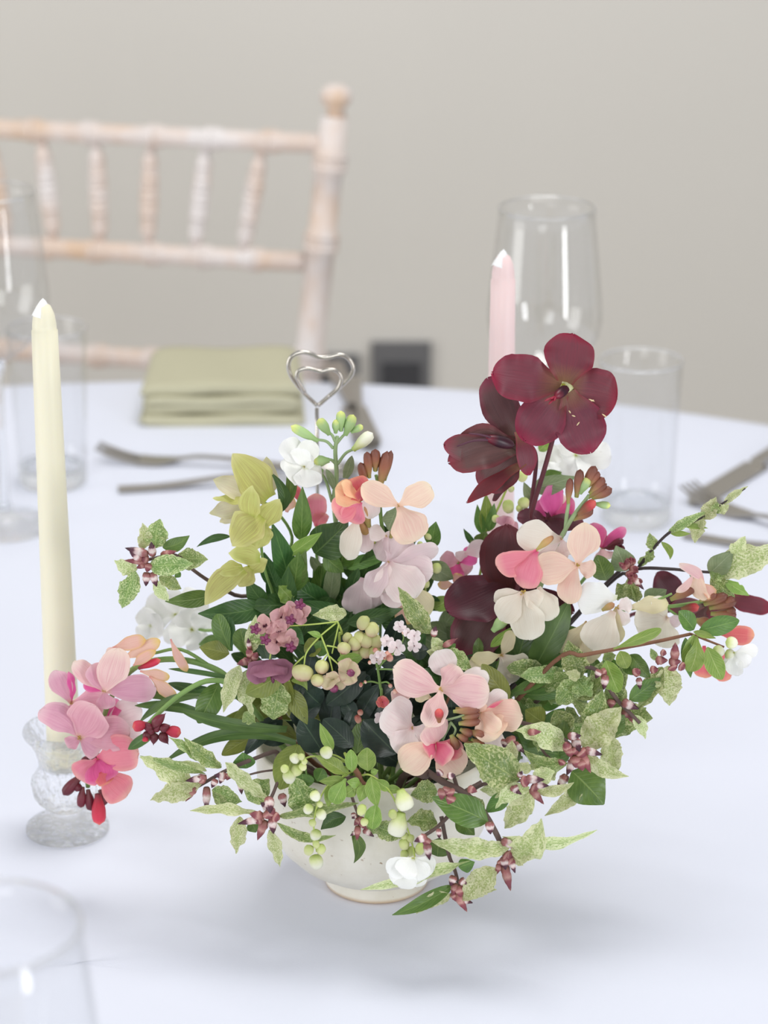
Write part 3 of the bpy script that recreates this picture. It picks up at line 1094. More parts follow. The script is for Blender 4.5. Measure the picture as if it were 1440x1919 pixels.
b_purple = bud_mat('purple_carpel', [(0.0, (120, 50, 84)), (0.6, (134, 60, 96)), (1.0, (96, 36, 66))], 0.4)
b_pist = bud_mat('dark_pistil', [(0.0, (74, 30, 44)), (0.6, (50, 24, 36)), (1.0, (120, 30, 48))], 0.4)

s_green = stem_mat('green_stem', (110, 146, 72), (136, 166, 96))
s_gray = stem_mat('grey_green_stem', (142, 168, 116), (164, 186, 138))
s_lime = stem_mat('lime_stem', (164, 184, 84), (186, 202, 108))
s_burg = stem_mat('burgundy_stem', (84, 36, 46), (112, 52, 60))
s_bark = stem_mat('grey_bark', (88, 70, 66), (116, 96, 90), 0.75)
s_brown = stem_mat('brown_bark', (110, 72, 52), (140, 98, 74), 0.75)
s_black = stem_mat('black_twig', (48, 40, 42), (72, 60, 58), 0.7)
m_anther = plain('yellow_anther', (206, 178, 96), 0.7, var=0.2)
m_filam = plain('pale_filament', (226, 206, 160), 0.7)
m_nect = plain('green_nectary', (190, 194, 80), 0.6)
m_dkcen = plain('dark_carpel', (84, 40, 58), 0.5)

GOLD = [0]


def th(name, label, cat, group, lines, mat, r, over=False, wob=0.0, r1=None, n=7):
    """a cut stem standing in the bowl: lines[0] runs on down into the bowl; the rest are side stalks"""
    GOLD[0] += 1
    a = GOLD[0] * 2.399963
    rr = 0.034 * math.sqrt((GOLD[0] * 0.618) % 1)
    foot = BOWL + Vector((rr * math.cos(a), rr * math.sin(a), 0.030))
    main = [P(*q) for q in lines[0]]
    first = main[0]
    hz = Vector((first.x - BOWL.x, first.y - BOWL.y, 0))
    dirv = hz.normalized() if hz.length > 1e-6 else Vector((0, -1, 0))
    mouth = BOWL + dirv * min(0.045, hz.length * 0.6) + Vector((0, 0, 0.078))
    pre = [foot, mouth]
    if over:
        pre.append(BOWL + dirv * 0.0665 + Vector((0, 0, 0.0935)))
    t = empty(name, foot)
    tag(t, label, cat, group)
    rad = r * mpp(first)
    L = [(pre + main, rad * 1.15, (r1 or r * 0.75) * mpp(main[-1]))]
    for q in lines[1:]:
        pts = [P(*w) for w in q]
        L.append((pts, rad * 0.62, rad * 0.5))
    tubes('stem', t, mat, L, foot, n=n, wob=wob)
    return t


def lf(t, mat, b, p, w, name='leaf', **kw):
    B, T = P(*b), P(*p)
    kw.setdefault('roll', R.uniform(-22, 22))
    kw.setdefault('bend', R.uniform(0.02, 0.12))
    kw.setdefault('fold', R.uniform(0.08, 0.3))
    kw.setdefault('wave', 0.03)
    if mat in (vari, varig):
        kw.setdefault('kind', 'leaf')
        kw['wave'] = max(kw['wave'], 0.14)
        kw.setdefault('nw', R.uniform(2.0, 3.6))
        kw.setdefault('teeth', 0.09)
        kw.setdefault('twist', R.uniform(-60, 60))
        kw.setdefault('side', R.uniform(-0.07, 0.07))
        kw.setdefault('nu', 22)
        kw.setdefault('nv', 8)
    return blade(name, t, mat, B, T, w * mpp(B), **kw)


def fl(t, c, mat, petals, eye='anther', kind='petal', er=None, name='flower'):
    """a flower: its heart is the part, each petal a sub-part"""
    C = P(*c)
    s = mpp(C)
    er = (er or 22) * s
    tw = (CAM - C).normalized()
    items = []
    for q in range(6):
        off = Vector((R.uniform(-1, 1), R.uniform(-0.4, 0.4), R.uniform(-1, 1))) * er * 0.75
        items.append((C + off * 0.4 - tw * er * 0.3, C + off + tw * er * 0.75, er * 0.22))
    o = blobs(name, t, m_anther if eye == 'anther' else eye, items, C)
    for pt in petals:
        kw = dict(pt[4]) if len(pt) > 4 else {}
        m_ = kw.pop('mat', mat)
        b = kw.pop('b', c)
        B = P(*b)
        kw.setdefault('roll', R.uniform(-30, 30))
        kw.setdefault('bend', R.uniform(-0.02, 0.15))
        kw.setdefault('cup', R.uniform(-0.35, 0.3))
        kw.setdefault('fold', R.uniform(-0.12, 0.16))
        kw.setdefault('wave', 0.10 if m_ in (chart, chpale) else 0.075)
        kw.setdefault('nw', R.uniform(1.2, 2.4))
        kw.setdefault('kind', kind)
        kw.setdefault('teeth', 0.02)
        kw.setdefault('nu', 16)
        kw.setdefault('nv', 12)
        kw.setdefault('scallop', 0.014)
        blade('petal', o, m_, B, P(*pt[:3]), pt[3] * s, **kw)
    return o


def bd(t, mat, items, kind='wall', d=0.0, stalk=None):
    """buds: (ax, ay, bx, by, radius[, da, db])"""
    for it in items:
        da, db = (it[5], it[6]) if len(it) > 6 else (d, d - 0.2)
        a, b = P(it[0], it[1], da), P(it[2], it[3], db)
        bud(t, mat, a, b, it[4] * mpp(a) * (0.86 if mat is b_wall else 1.0), kind)


def ball(t, mat, items, d=0.0, kind='egg'):
    """round buds: (x, y, radius[, tilt dx, dy])"""
    for it in items:
        dx, dy = (it[3], it[4]) if len(it) > 4 else (R.uniform(-0.5, 0.5), R.uniform(0.6, 1.0))
        n_ = math.hypot(dx, dy) or 1
        r = it[2]
        a = P(it[0] - dx / n_ * r, it[1] - dy / n_ * r, d + R.uniform(-0.2, 0.2))
        b = P(it[0] + dx / n_ * r, it[1] + dy / n_ * r, d + R.uniform(-0.2, 0.2))
        bud(t, mat, a, b, r * mpp(a) * 0.98, kind)


# ================================================================== hellebores, burgundy
HG = 'burgundy hellebores in the bowl'
use(800, 600, 3.79)
t = th('burgundy_hellebore', 'open burgundy hellebore facing the viewer on the tallest stem', 'flower', HG,
       [[(730, 1600, 1.5), (745, 1370, 1.0), (830, 1080, 0.6), (900, 830, 0.3), (960, 600, 0.2), (990, 490, -0.2)]], s_burg, 19, r1=15)
fl(t, (985, 485, -0.6), burg, [
    (1040, 98, -0.9, 372, {'b': (985, 440, -0.5), 'roll': -8, 'bend': -0.06, 'cup': 0.15}),
    (1352, 560, -1.0, 380, {'b': (1010, 480, -0.45), 'roll': 12, 'bend': -0.05, 'cup': 0.12}),
    (466, 372, -1.1, 350, {'b': (960, 455, -0.5), 'roll': 10, 'bend': -0.05, 'cup': 0.12}),
    (1165, 942, -1.5, 365, {'b': (1005, 510, -0.7), 'roll': -6, 'bend': -0.04, 'cup': 0.1}),
    (690, 858, -1.6, 350, {'b': (965, 510, -0.7), 'roll': 6, 'bend': -0.04, 'cup': 0.1})],
   eye=m_nect, kind='round', er=46)
pl = bud(t, b_pist, P(1000, 480, -0.8), P(915, 545, -1.9), 40 * mpp(P(985, 485, 0)), 'egg', 'pistil')
bud(t, b_lime, P(992, 478, -0.2), P(988, 484, -0.75), 52 * mpp(P(985, 485, 0)), 'egg', 'nectary')
blobs('stigma', t, plain('crimson_stigma', (150, 30, 56), 0.5), [(P(920, 540, -1.8), P(x, y, -2.2), 9 * mpp(P(920, 540, 0))) for x, y in ((835, 575), (865, 600), (880, 560), (905, 575))], P(920, 540, -1.8))
blobs('fallen_stamens', t, m_filam, [(P(x, y, -1.25), P(x + dx, y + dy, -1.3), 5 * mpp(P(x, y, 0))) for x, y, dx, dy in ((1150, 560, 45, 18), (1165, 575, 25, -8), (1010, 640, 14, 22), (1030, 675, 28, 10), (1065, 750, 22, -28), (1245, 665, 36, 25))], P(1150, 560, -1.25))

t = th('burgundy_hellebore', 'smoky burgundy hellebore turned sideways below the tallest bloom', 'flower', HG,
       [[(735, 1650, 2.2), (740, 1350, 1.6), (768, 1120, 1.2), (778, 980, 1.0), (752, 905, 0.8), (690, 890, 0.5)]], s_burg, 16, r1=13)
fl(t, (650, 880, 0.4), burg2, [
    (432, 412, 0.8, 270, {'b': (640, 850, 0.9), 'roll': 10, 'kind': 'round'}),
    (535, 480, 1.4, 170, {'b': (650, 850, 1.2), 'roll': -20}),
    (122, 880, -0.8, 230, {'b': (640, 850, 0.5), 'roll': -28, 'side': -0.07, 'cup': 0.25}),
    (160, 1010, -0.4, 330, {'b': (660, 910, 0.2), 'roll': 8, 'side': 0.09, 'cup': 0.3}),
    (400, 1195, -0.2, 300, {'b': (670, 910, 0.0), 'roll': 10, 'cup': 0.2}),
    (288, 1290, -1.2, 140, {'b': (700, 1010, -0.6), 'roll': 42, 'mat': burg, 'cup': 0.1}),
    (728, 1100, -0.6, 150, {'b': (645, 790, 0.1), 'roll': -20, 'mat': burg}),
    (470, 1280, 0.6, 90, {'b': (650, 1090, 0.6), 'roll': 40, 'mat': burg3})],
   eye=m_dkcen, kind='round', er=30)
bud(t, b_pist, P(625, 890, -0.4), P(420, 835, -0.9), 44 * mpp(P(600, 880, 0)), 'egg', 'pistil')
tubes('style', t, m_dkcen, [([P(480, 850, -0.8), P(340, 855, -1.1), P(215, 895, -1.2)], 0.0008, 0.0004), ([P(480, 840, -0.8), P(390, 815, -1.1), P(300, 805, -1.2)], 0.0008, 0.0004)], n=5)

use(820, 900, 4)
t = th('burgundy_hellebore', 'deep maroon hellebore low among the cream wallflowers, seen from behind', 'flower', HG,
       [[(560, 1300, 3.5), (540, 1050, 2.8), (520, 850, 2.4)]], s_burg, 16)
fl(t, (510, 840, 2.2), burg3, [
    (70, 975, 0.4, 400, {'b': (520, 760, 2.0), 'roll': 20, 'side': -0.08, 'cup': 0.2}),
    (520, 335, 1.6, 380, {'b': (520, 830, 2.2), 'roll': -14}),
    (190, 1310, 0.4, 400, {'b': (480, 880, 1.6), 'roll': 8, 'cup': 0.2, 'mat': burg2}),
    (420, 1300, 0.9, 260, {'b': (500, 900, 1.9), 'roll': -10}),
    (680, 560, 2.4, 330, {'b': (540, 840, 2.4), 'roll': 10}),
    (1020, 990, 2.0, 260, {'b': (560, 850, 2.6), 'roll': 10})],
   eye=m_dkcen, kind='round', er=30)
t = th('burgundy_hellebore', 'dark maroon hellebore head peeping out behind the peach wallflower stem', 'flower', HG,
       [[(800, 700, 4.6), (810, 450, 4.2), (820, 320, 4.0)]], s_burg, 14)
fl(t, (820, 300, 3.8), burg3, [
    (600, 275, 3.4, 150, {'roll': 20}), (1095, 320, 3.4, 140, {'roll': -20}), (700, 430, 3.4, 170), (950, 420, 3.4, 170), (840, 250, 4.2, 110, {'roll': 40})],
   eye=m_dkcen, kind='round', er=24)
use(1080, 880, 4)
t = th('burgundy_hellebore', 'dark plum hellebore behind the far tip of the cream wallflower', 'flower', HG,
       [[(300, 1150, 6.0), (600, 1080, 5.4), (900, 1020, 4.6)]], s_burg, 16)
fl(t, (960, 1010, 4.4), burg2, [
    (1470, 1050, 3.6, 150, {'b': (1100, 950, 4.4), 'roll': 20, 'mat': burg}), (600, 780, 4.0, 230, {'b': (760, 1000, 4.4), 'roll': 5, 'mat': burg3}),
    (1195, 1120, 4.0, 190, {'mat': burg}), (700, 1040, 4.2, 150), (960, 1180, 4.2, 160)],
   eye=m_dkcen, kind='round', er=26)

# ================================================================== hellebores, chartreuse
CG = 'chartreuse hellebores in the bowl'
use(200, 740, 4)
t = th('green_hellebore', 'pale green hellebore with faint pink freckles, topmost and facing away', 'flower', CG,
       [[(1330, 1750, 3.5), (1330, 1300, 3.2), (1390, 1060, 2.8), (1250, 850, 2.4), (1120, 790, 2.0)]], s_green, 14)
fl(t, (1090, 770, 1.8), chart, [
    (945, 440, 0.6, 300, {'b': (1210, 780, 1.4), 'roll': 12, 'cup': 0.25, 'wave': 0.06}),
    (1200, 465, 2.2, 170, {'b': (1200, 760, 2.0), 'mat': chpale, 'roll': 20}),
    (800, 635, 1.6, 190, {'mat': chpale, 'b': (1060, 760, 1.8)}),
    (795, 775, 0.8, 95, {'b': (1070, 790, 1.4), 'roll': 40}),
    (770, 885, 1.2, 170, {'mat': chpale, 'b': (1060, 800, 1.7)}),
    (850, 955, 1.8, 150, {'mat': chpale, 'b': (1060, 830, 1.8)})],
   eye=m_nect, kind='point', er=24)
t = th('green_hellebore', 'yellow-green hellebore drooping over the white stock leaves at the side', 'flower', CG,
       [[(1290, 1750, 1.8), (1250, 1500, 1.0), (1180, 1290, 0.6), (1150, 1040, 0.2)]], s_green, 14)
fl(t, (1150, 1010, 0.0), chart, [
    (1095, 680, -0.4, 190, {'b': (1080, 920, -0.2), 'roll': -20, 'wave': 0.08}),
    (1300, 785, -0.2, 190, {'b': (1160, 990, 0.0), 'roll': 15, 'wave': 0.06}),
    (940, 1130, -1.0, 290, {'b': (1160, 910, -0.2), 'roll': 15, 'cup': 0.25}),
    (1120, 1160, -0.6, 220, {'b': (1160, 950, -0.1), 'roll': -10}),
    (1230, 1060, 0.4, 160, {'roll': 30})],
   eye=m_nect, kind='point', er=24)
fl(t, (1060, 1290, -0.6), chart, [
    (915, 1185, -1.2, 180, {'b': (1150, 1230, -0.6), 'roll': 20, 'cup': 0.3}),
    (835, 1335, -1.2, 140, {'b': (1020, 1290, -0.8), 'roll': 20, 'wave': 0.08}),
    (740, 1575, -1.8, 200, {'b': (1030, 1310, -0.9), 'roll': -12, 'side': 0.12, 'wave': 0.05}),
    (1205, 1235, -0.5, 150, {'b': (1060, 1330, -0.6), 'wave': 0.1}),
    (990, 1435, -1.0, 170, {'b': (1080, 1300, -0.7)})],
   eye=m_nect, kind='point', er=24)
for b, p, w, m_, kw in (
        ((1380, 1420, 1.2), (1240, 960, 0.2), 170, deepg, {'roll': 10}),
        ((1270, 1440, 1.4), (1180, 1180, 0.8), 150, deepg, {}),
        ((930, 1060, 1.5), (675, 1140, 1.0), 60, deepg, {'side': 0.08}),
        ((800, 1500, 0.2), (438, 1548, -0.6), 135, green, {'side': -0.05, 'roll': 12}),
        ((1170, 1585, 0.4), (685, 1640, -1.0), 190, deepg, {'side': -0.06, 'roll': 10}),
        ((1190, 1570, 0.6), (1050, 1380, 0.4), 150, deepg, {}),
        ((1400, 1480, 0.6), (1440, 1180, 0.2), 190, green, {}),
        ((1300, 890, 1.6), (1225, 575, 1.4), 95, deepg, {'side': 0.2}),
        ((1310, 870, 1.8), (1345, 440, 1.6), 95, green, {'side': 0.1}),
        ((1390, 1540, 0.2), (1290, 1430, 0.0), 150, lime, {'wave': 0.1})):
    lf(t, m_, b, p, w, **kw)

# ================================================================== white stock
use(500, 740, 4)
t = th('white_stock', 'white stock with pale green buds crowning the stem, in front of the heart wire', 'flower', None,
       [[(560, 1500, 3.5), (535, 1100, 2.8), (505, 800, 2.4), (525, 620, 2.2), (515, 420, 2.0), (530, 310, 2.0)],
        [(500, 400, 2), (450, 350, 2), (380, 335, 1.9)], [(515, 350, 2), (490, 300, 2), (455, 280, 1.9)], [(520, 370, 2), (560, 320, 2), (595, 285, 1.9)],
        [(530, 520, 2.1), (590, 440, 2.0), (655, 405, 1.9)], [(520, 520, 2.1), (490, 490, 2), (460, 485, 1.9)], [(490, 800, 2.4), (450, 660, 2.0), (405, 575, 1.7)]], s_gray, 20)
bd(t, b_green, [(385, 345, 180, 232, 36), (470, 295, 388, 180, 40), (518, 285, 524, 185, 30), (558, 270, 556, 118, 34), (590, 300, 652, 148, 40), (635, 280, 722, 232, 26), (470, 490, 352, 500, 42), (420, 575, 325, 545, 38)], 'wall', 1.9)
bd(t, b_whiteb, [(650, 410, 795, 285, 46)], 'wall', 1.9)
fl(t, (285, 540, 1.2), whitep, [(140, 335, 1.4, 190), (345, 345, 1.6, 170), (135, 580, 0.4, 220, {'roll': 20}), (300, 695, 0.6, 230), (410, 620, 1.4, 150), (250, 400, 0.4, 170, {'roll': -30}), (350, 470, 0.6, 120)], er=18)
for b, p, w, m_ in (((590, 625, 2.6), (640, 455, 2.4), 75, grayg), ((505, 700, 2.0), (445, 555, 1.8), 60, grayg), ((470, 1560, 2.0), (512, 1235, 1.6), 125, grayg), ((600, 1560, 2.6), (690, 1300, 2.4), 110, deepg), ((420, 1350, 2.6), (330, 1210, 2.4), 80, grayg)):
    lf(t, m_, b, p, w, kind='strap')

# ================================================================== peach wallflower, centre back
t = th('wallflower', 'peach and lilac wallflower beside the white stock, crowned by brown buds', 'flower', 'wallflowers in the bowl',
       [[(920, 1650, 2.6), (905, 1250, 1.6), (860, 950, 1.0), (840, 700, 0.8), (820, 600, 0.8)],
        [(905, 1230, 1.4), (820, 1120, 0.9), (730, 930, 0.3)], [(890, 1150, 1.2), (940, 1050, 0.7), (985, 850, 0.0)]], s_green, 17)
bd(t, b_wall, [(770, 620, 752, 425, 40), (815, 570, 815, 405, 42), (850, 690, 905, 420, 48), (885, 640, 935, 415, 32), (742, 675, 702, 505, 38)], 'wall', 0.7)
bd(t, b_calyx, [(800, 1110, 690, 930, 40, 0.8, 0.4), (770, 990, 720, 810, 36, 0.3, 0.2), (930, 1070, 975, 880, 30, 0.5, 0.2)], 'wall', 0.5)
fl(t, (705, 800, 0.0), corald, [(515, 700, -0.6, 210, {'mat': apric}), (640, 625, -0.3, 220, {'mat': corald}), (500, 880, -0.3, 220, {'mat': coral}), (610, 940, -0.1, 200, {'mat': coral}), (700, 690, -0.5, 130, {'mat': corald, 'roll': 50}), (560, 660, -0.8, 120, {'mat': apric, 'b': (700, 790, -0.4), 'roll': 40})], er=15)
fl(t, (990, 830, -0.4), peach, [(715, 675, -0.9, 190), (1235, 690, -0.8, 220), (1110, 1100, -1.0, 300), (800, 920, 0.2, 140, {'mat': blushw, 'b': (740, 700, 0.2)}), (910, 1010, 0.2, 150, {'mat': grayg})], er=16)
fl(t, (900, 1060, 0.4), blushw, [(600, 1230, -0.4, 180, {'mat': cream, 'b': (690, 910, 0.2), 'wave': 0.06}), (770, 1020, 0.0, 130, {'mat': blushw}), (740, 1180, 0.4, 170, {'mat': mauvl, 'b': (690, 860, 0.6)}), (830, 1230, 0.8, 200, {'mat': mauvl})], er=14)
fl(t, (915, 1255, 0.2), mauvl, [(1245, 1330, -0.6, 230, {'mat': mauvl}), (1120, 1520, -1.2, 310, {'mat': blushw}), (770, 1510, -0.8, 190), (990, 1590, -0.6, 240), (1030, 1040, 0.8, 260), (1285, 1150, 0.2, 170), (860, 1480, -0.7, 160, {'mat': blushw})], er=14)
fl(t, (790, 1330, 1.4), mauvl, [(660, 1640, 0.8, 240, {'b': (720, 1370, 1.4)}), (1050, 1720, 0.6, 150, {'mat': spent, 'b': (1010, 1500, 0.6)}), (1220, 1650, 0.4, 180, {'mat': creamy, 'b': (1110, 1430, 0.4)}), (800, 1600, 1.6, 180)], er=12)
for b, p, w, m_, kw in (((255, 1090, 1.4), (268, 688, 0.8), 150, green, {'roll': 5}), ((165, 1200, 0.8), (415, 1030, 0.2), 110, lime, {}), ((360, 1190, 1.2), (610, 950, 1.0), 300, deepg, {'roll': 8}),
                        ((180, 1440, 0.8), (295, 1165, 0.4), 150, green, {}), ((600, 1710, -0.2), (1020, 1600, 0.0), 140, deepg, {'roll': 10}), ((620, 1680, 0.2), (250, 1550, 0.4), 170, deepg, {}),
                        ((430, 1200, 1.6), (580, 1330, 1.4), 140, green, {}), ((1240, 1140, 1.6), (1270, 950, 1.4), 130, green, {})):
    lf(t, m_, b, p, w, **kw)

# ================================================================== peach wallflower, right
use(820, 900, 4)
t = th('wallflower', 'peach wallflower with upright brown bud tip beneath the burgundy hellebores', 'flower', 'wallflowers in the bowl',
       [[(620, 1300, 1.2), (720, 950, 0.2), (850, 590, -0.8), (1000, 300, -0.8), (1140, 110, -0.6)],
        [(960, 380, -0.8), (970, 260, -0.7), (985, 170, -0.6)]], s_gray, 26, r1=14)
use(800, 600, 3.79)
bd(t, b_wall, [(1005, 1300, 1020, 1120, 32), (1065, 1255, 1092, 1058, 42), (1118, 1190, 1200, 1035, 42), (1150, 1180, 1225, 1075, 34), (1160, 1230, 1262, 1118, 42), (1175, 1265, 1318, 1195, 42), (1150, 1260, 1280, 1160, 34), (1040, 1415, 1185, 1345, 40)], 'wall', -0.6)
bd(t, b_green, [(1195, 1305, 1308, 1318, 26), (1090, 1230, 1150, 1120, 34)], 'wall', -0.7)
bd(t, b_redtip, [(1080, 1380, 1200, 1282, 36)], 'wall', -1.0)
use(820, 900, 4)
bd(t, b_calyx, [(740, 520, 870, 405, 34, -1.4, -1.2)], 'wall', -1.2)
fl(t, (1050, 635, -1.6), peach, [(1105, 318, -1.8, 250), (738, 680, -2.0, 260, {'roll': 10}), (985, 925, -2.0, 190, {'side': 0.05}), (1185, 690, -1.8, 150, {'roll': 25}), (960, 800, -1.4, 120, {'mat': coral})], er=26)
fl(t, (930, 440, -1.0), cream, [(602, 385, -1.2, 270), (925, 600, -1.0, 120, {'mat': blushw}), (690, 560, -1.1, 190, {'mat': blushw}), (985, 560, -0.8, 130, {'mat': blushw})], er=14)
fl(t, (745, 530, -1.6), coral, [(442, 640, -2.0, 210, {'roll': -20, 'side': -0.08}), (655, 808, -2.4, 230, {'roll': 15, 'side': 0.05})], er=10)
fl(t, (640, 840, -1.4), cream, [(475, 1050, -1.8, 210, {'mat': cream}), (700, 1195, -2.4, 270), (775, 930, -1.6, 160), (870, 1040, -1.4, 200, {'b': (760, 800, -1.2)}), (425, 900, -1.5, 130)], er=32)

# ================================================================== cream wallflower, right
t = th('wallflower', 'cream wallflower leaning outward, ending in brown buds and curled pink petals', 'flower', 'wallflowers in the bowl',
       [[(900, 1250, 0.6), (1200, 1050, -0.4), (1430, 965, -0.6), (1760, 945, -0.4), (2040, 900, -0.2)], [(1430, 965, -0.6), (1640, 900, -0.6), (1760, 850, -0.6)], [(1700, 945, -0.5), (1780, 1000, -0.5), (1830, 1040, -0.6)]], s_green, 18)
fl(t, (1350, 950, -1.2), cream, [(1060, 885, -1.8, 280, {'mat': whitep, 'b': (1350, 880, -1.2)}), (1170, 1280, -2.0, 300, {'b': (1320, 980, -1.4)}), (1450, 905, -1.2, 130, {'mat': blushw}), (1400, 1090, -1.4, 130, {'mat': blushw}), (1300, 1220, -1.0, 200, {'mat': creamy})], er=26)
bd(t, b_calyx, [(1235, 975, 1330, 925, 26, -1.8, -1.8)], 'wall', -1.6)
fl(t, (1120, 1060, -0.4), creamy, [(890, 1275, -1.0, 150, {'side': -0.06}), (1160, 1370, -1.0, 200, {'b': (1090, 1150, -0.6)}), (1010, 1250, -0.6, 130)], er=10)
use(1080, 880, 4)
fl(t, (680, 1110, -0.8), cream, [(440, 1150, -1.2, 250), (690, 1000, -0.8, 150, {'b': (390, 1035, -0.9), 'mat': creamy}), (640, 1330, -1.0, 260), (580, 960, -0.6, 140), (760, 1180, -0.6, 150, {'mat': mauvl})], er=14)
bd(t, b_wall, [(710, 975, 900, 880, 42), (960, 1010, 1140, 940, 44), (1000, 1040, 1205, 990, 40), (1010, 1080, 1205, 1090, 40), (900, 1130, 1010, 1160, 50), (1080, 1020, 1190, 960, 36), (1100, 1070, 1200, 1050, 34), (930, 980, 1060, 930, 40)], 'wall', -0.5)
bd(t, b_redtip, [(790, 1045, 925, 1028, 34)], 'wall', -0.7)
fl(t, (885, 890, -0.7), spent, [(755, 920, -0.9, 60, {'b': (885, 770, -0.8), 'mat': blush, 'side': -0.1}), (775, 705, -1.1, 90, {'b': (960, 850, -0.7), 'mat': blush, 'side': 0.15}), (960, 980, -0.9, 150, {'b': (930, 760, -0.9), 'mat': peach, 'side': 0.12}), (1020, 960, -0.8, 110, {'mat': spent, 'b': (940, 850, -0.8)})], er=10)
fl(t, (1080, 1230, 0.2), corald, [(1335, 1250, 0.0, 150), (1160, 1560, -0.2, 190, {'b': (980, 1350, 0.2)}), (960, 1560, -0.1, 170, {'b': (960, 1320, 0.2)})], er=10)

# ================================================================== cream flower low at centre
use(820, 900, 4)
t = th('wallflower', 'faded cream wallflower low between the maroon hellebore and the brown twig', 'flower', 'wallflowers in the bowl',
       [[(430, 1500, 0.0), (450, 1400, -0.6), (480, 1320, -1.0)]], s_green, 14)
fl(t, (480, 1310, -1.2), creamy, [(560, 1130, -1.4, 110, {'side': 0.08}), (215, 1440, -1.8, 120, {'side': 0.06}), (255, 1335, -1.6, 110), (600, 1500, -1.2, 260, {'mat': cream}), (650, 1400, -1.0, 220, {'mat': cream})], er=22)
bd(t, b_green, [(415, 1130, 520, 1020, 44, -1.0, -1.0)], 'wall', -1.0)
lf(t, lime, (400, 1250, -0.8), (560, 1100, -1.0), 70)

# ================================================================== front blush wallflower
use(700, 1200, 4.8)
t = th('wallflower', 'large blush pink wallflower head over the bowl mouth, brown buds at its heart', 'flower', 'wallflowers in the bowl',
       [[(560, 1000, -2.5), (640, 850, -5.0), (700, 740, -6.0)], [(700, 740, -6.0), (740, 800, -6.4), (720, 860, -6.6)], [(650, 720, -6.0), (760, 690, -6.2), (860, 660, -6.2)], [(640, 760, -5.8), (620, 700, -6.2), (600, 700, -6.4)]], s_gray, 18)
fl(t, (610, 445, -6.2), blush, [(185, 250, -6.8, 320, {'roll': 12, 'side': -0.06}), (1040, 480, -7.0, 330, {'roll': -10, 'mat': blush}), (770, 240, -5.8, 280, {'roll': -30}), (480, 775, -7.2, 240, {'roll': -14}),
                               (570, 95, -4.8, 260, {'mat': blushw, 'b': (720, 360, -5.4)}), (1040, 330, -5.6, 230, {'mat': blushw, 'b': (700, 380, -5.6)}), (380, 470, -5.4, 150, {'mat': creamy, 'b': (520, 520, -5.6)})], er=34)
fl(t, (350, 790, -6.0), blushw, [(95, 620, -6.2, 390, {'roll': 12}), (225, 1020, -6.8, 300, {'roll': -8}), (580, 880, -6.4, 240), (170, 560, -5.0, 200, {'b': (330, 500, -5.2), 'mat': blush}), (110, 820, -5.6, 200)], er=26)
fl(t, (565, 925, -6.8), blush, [(500, 745, -7.0, 330, {'roll': 30}), (255, 1150, -7.6, 310, {'roll': 12, 'mat': peach}), (790, 1190, -7.4, 320, {'mat': peach}), (690, 1080, -8.0, 230, {'mat': hood, 'roll': 30}), (470, 1010, -7.6, 190, {'mat': hood, 'roll': -15}), (800, 1030, -7.3, 200, {'mat': hood})], er=16)
fl(t, (970, 650, -6.4), peach, [(1340, 690, -7.2, 300, {'roll': 10}), (1110, 885, -7.4, 320, {'roll': -8}), (1300, 575, -6.6, 170, {'mat': hood, 'roll': 30}), (1150, 790, -7.6, 200, {'mat': peach, 'roll': 30}), (970, 555, -6.8, 110), (1200, 480, -5.6, 200, {'mat': blushw}), (1130, 1000, -5.6, 300, {'mat': blushw, 'b': (980, 780, -5.6)})], er=14)
bd(t, b_wall, [(770, 750, 965, 725, 46), (780, 800, 895, 850, 44), (750, 850, 855, 900, 40), (700, 850, 760, 985, 50), (870, 820, 1000, 860, 46), (880, 890, 1005, 960, 42), (830, 910, 905, 970, 42), (800, 700, 960, 660, 40), (720, 640, 960, 630, 40)], 'wall', -7.2)
bd(t, b_calyx, [(740, 620, 960, 650, 44, -6.6, -6.8)], 'wall', -6.6)
bd(t, b_redtip, [(592, 735, 592, 618, 38)], 'wall', -7.6)

# ================================================================== left pink wallflower
use(40, 1150, 4)
t = th('wallflower', 'mauve pink and coral wallflower arching out over the glass candlestick', 'flower', 'wallflowers in the bowl',
       [[(1620, 560, -2.0), (1420, 400, -1.6), (1130, 340, -1.2), (860, 400, -1.0), (680, 620, -0.8), (560, 950, -0.8), (490, 1130, -0.8), (500, 1300, -0.8)],
        [(1440, 410, -1.6), (1200, 270, -1.4), (980, 300, -1.2)]], s_green, 24, r1=18)
fl(t, (440, 930, -1.8), mauve, [(135, 730, -2.2, 220, {'roll': 20, 'side': 0.1}), (560, 690, -2.2, 330, {'roll': -8}), (815, 880, -2.0, 270), (350, 1005, -2.2, 130, {'roll': 30}), (600, 1010, -2.0, 220)], er=30)
fl(t, (375, 670, -1.2), mauve, [(255, 425, -1.4, 170, {'roll': -15}), (350, 440, -1.5, 90, {'mat': magen, 'roll': 50}), (620, 660, -1.6, 240), (400, 760, -1.4, 140)], er=18)
fl(t, (620, 580, -1.4), mauve, [(395, 360, -1.6, 150, {'mat': blush}), (535, 380, -1.8, 170), (730, 260, -2.0, 240, {'mat': blush, 'roll': 10}), (1005, 555, -2.0, 220, {'mat': mauve, 'roll': 15}), (640, 715, -2.0, 150), (470, 500, -1.2, 120, {'mat': magen})], er=18)
fl(t, (640, 810, -0.6), mauvl, [(905, 720, -0.8, 230), (900, 880, -0.8, 200), (720, 640, -0.4, 160, {'mat': magen})], er=12)
fl(t, (570, 1090, -2.0), coral, [(880, 1040, -2.6, 290, {'roll': 8, 'side': -0.08}), (430, 1240, -2.4, 240, {'roll': -12}), (620, 1270, -3.0, 260, {'mat': magen, 'roll': 10}), (790, 1370, -2.8, 260, {'b': (600, 1190, -2.2)}), (640, 1280, -3.1, 150, {'mat': corald, 'b': (590, 1190, -2.8)})], er=12)
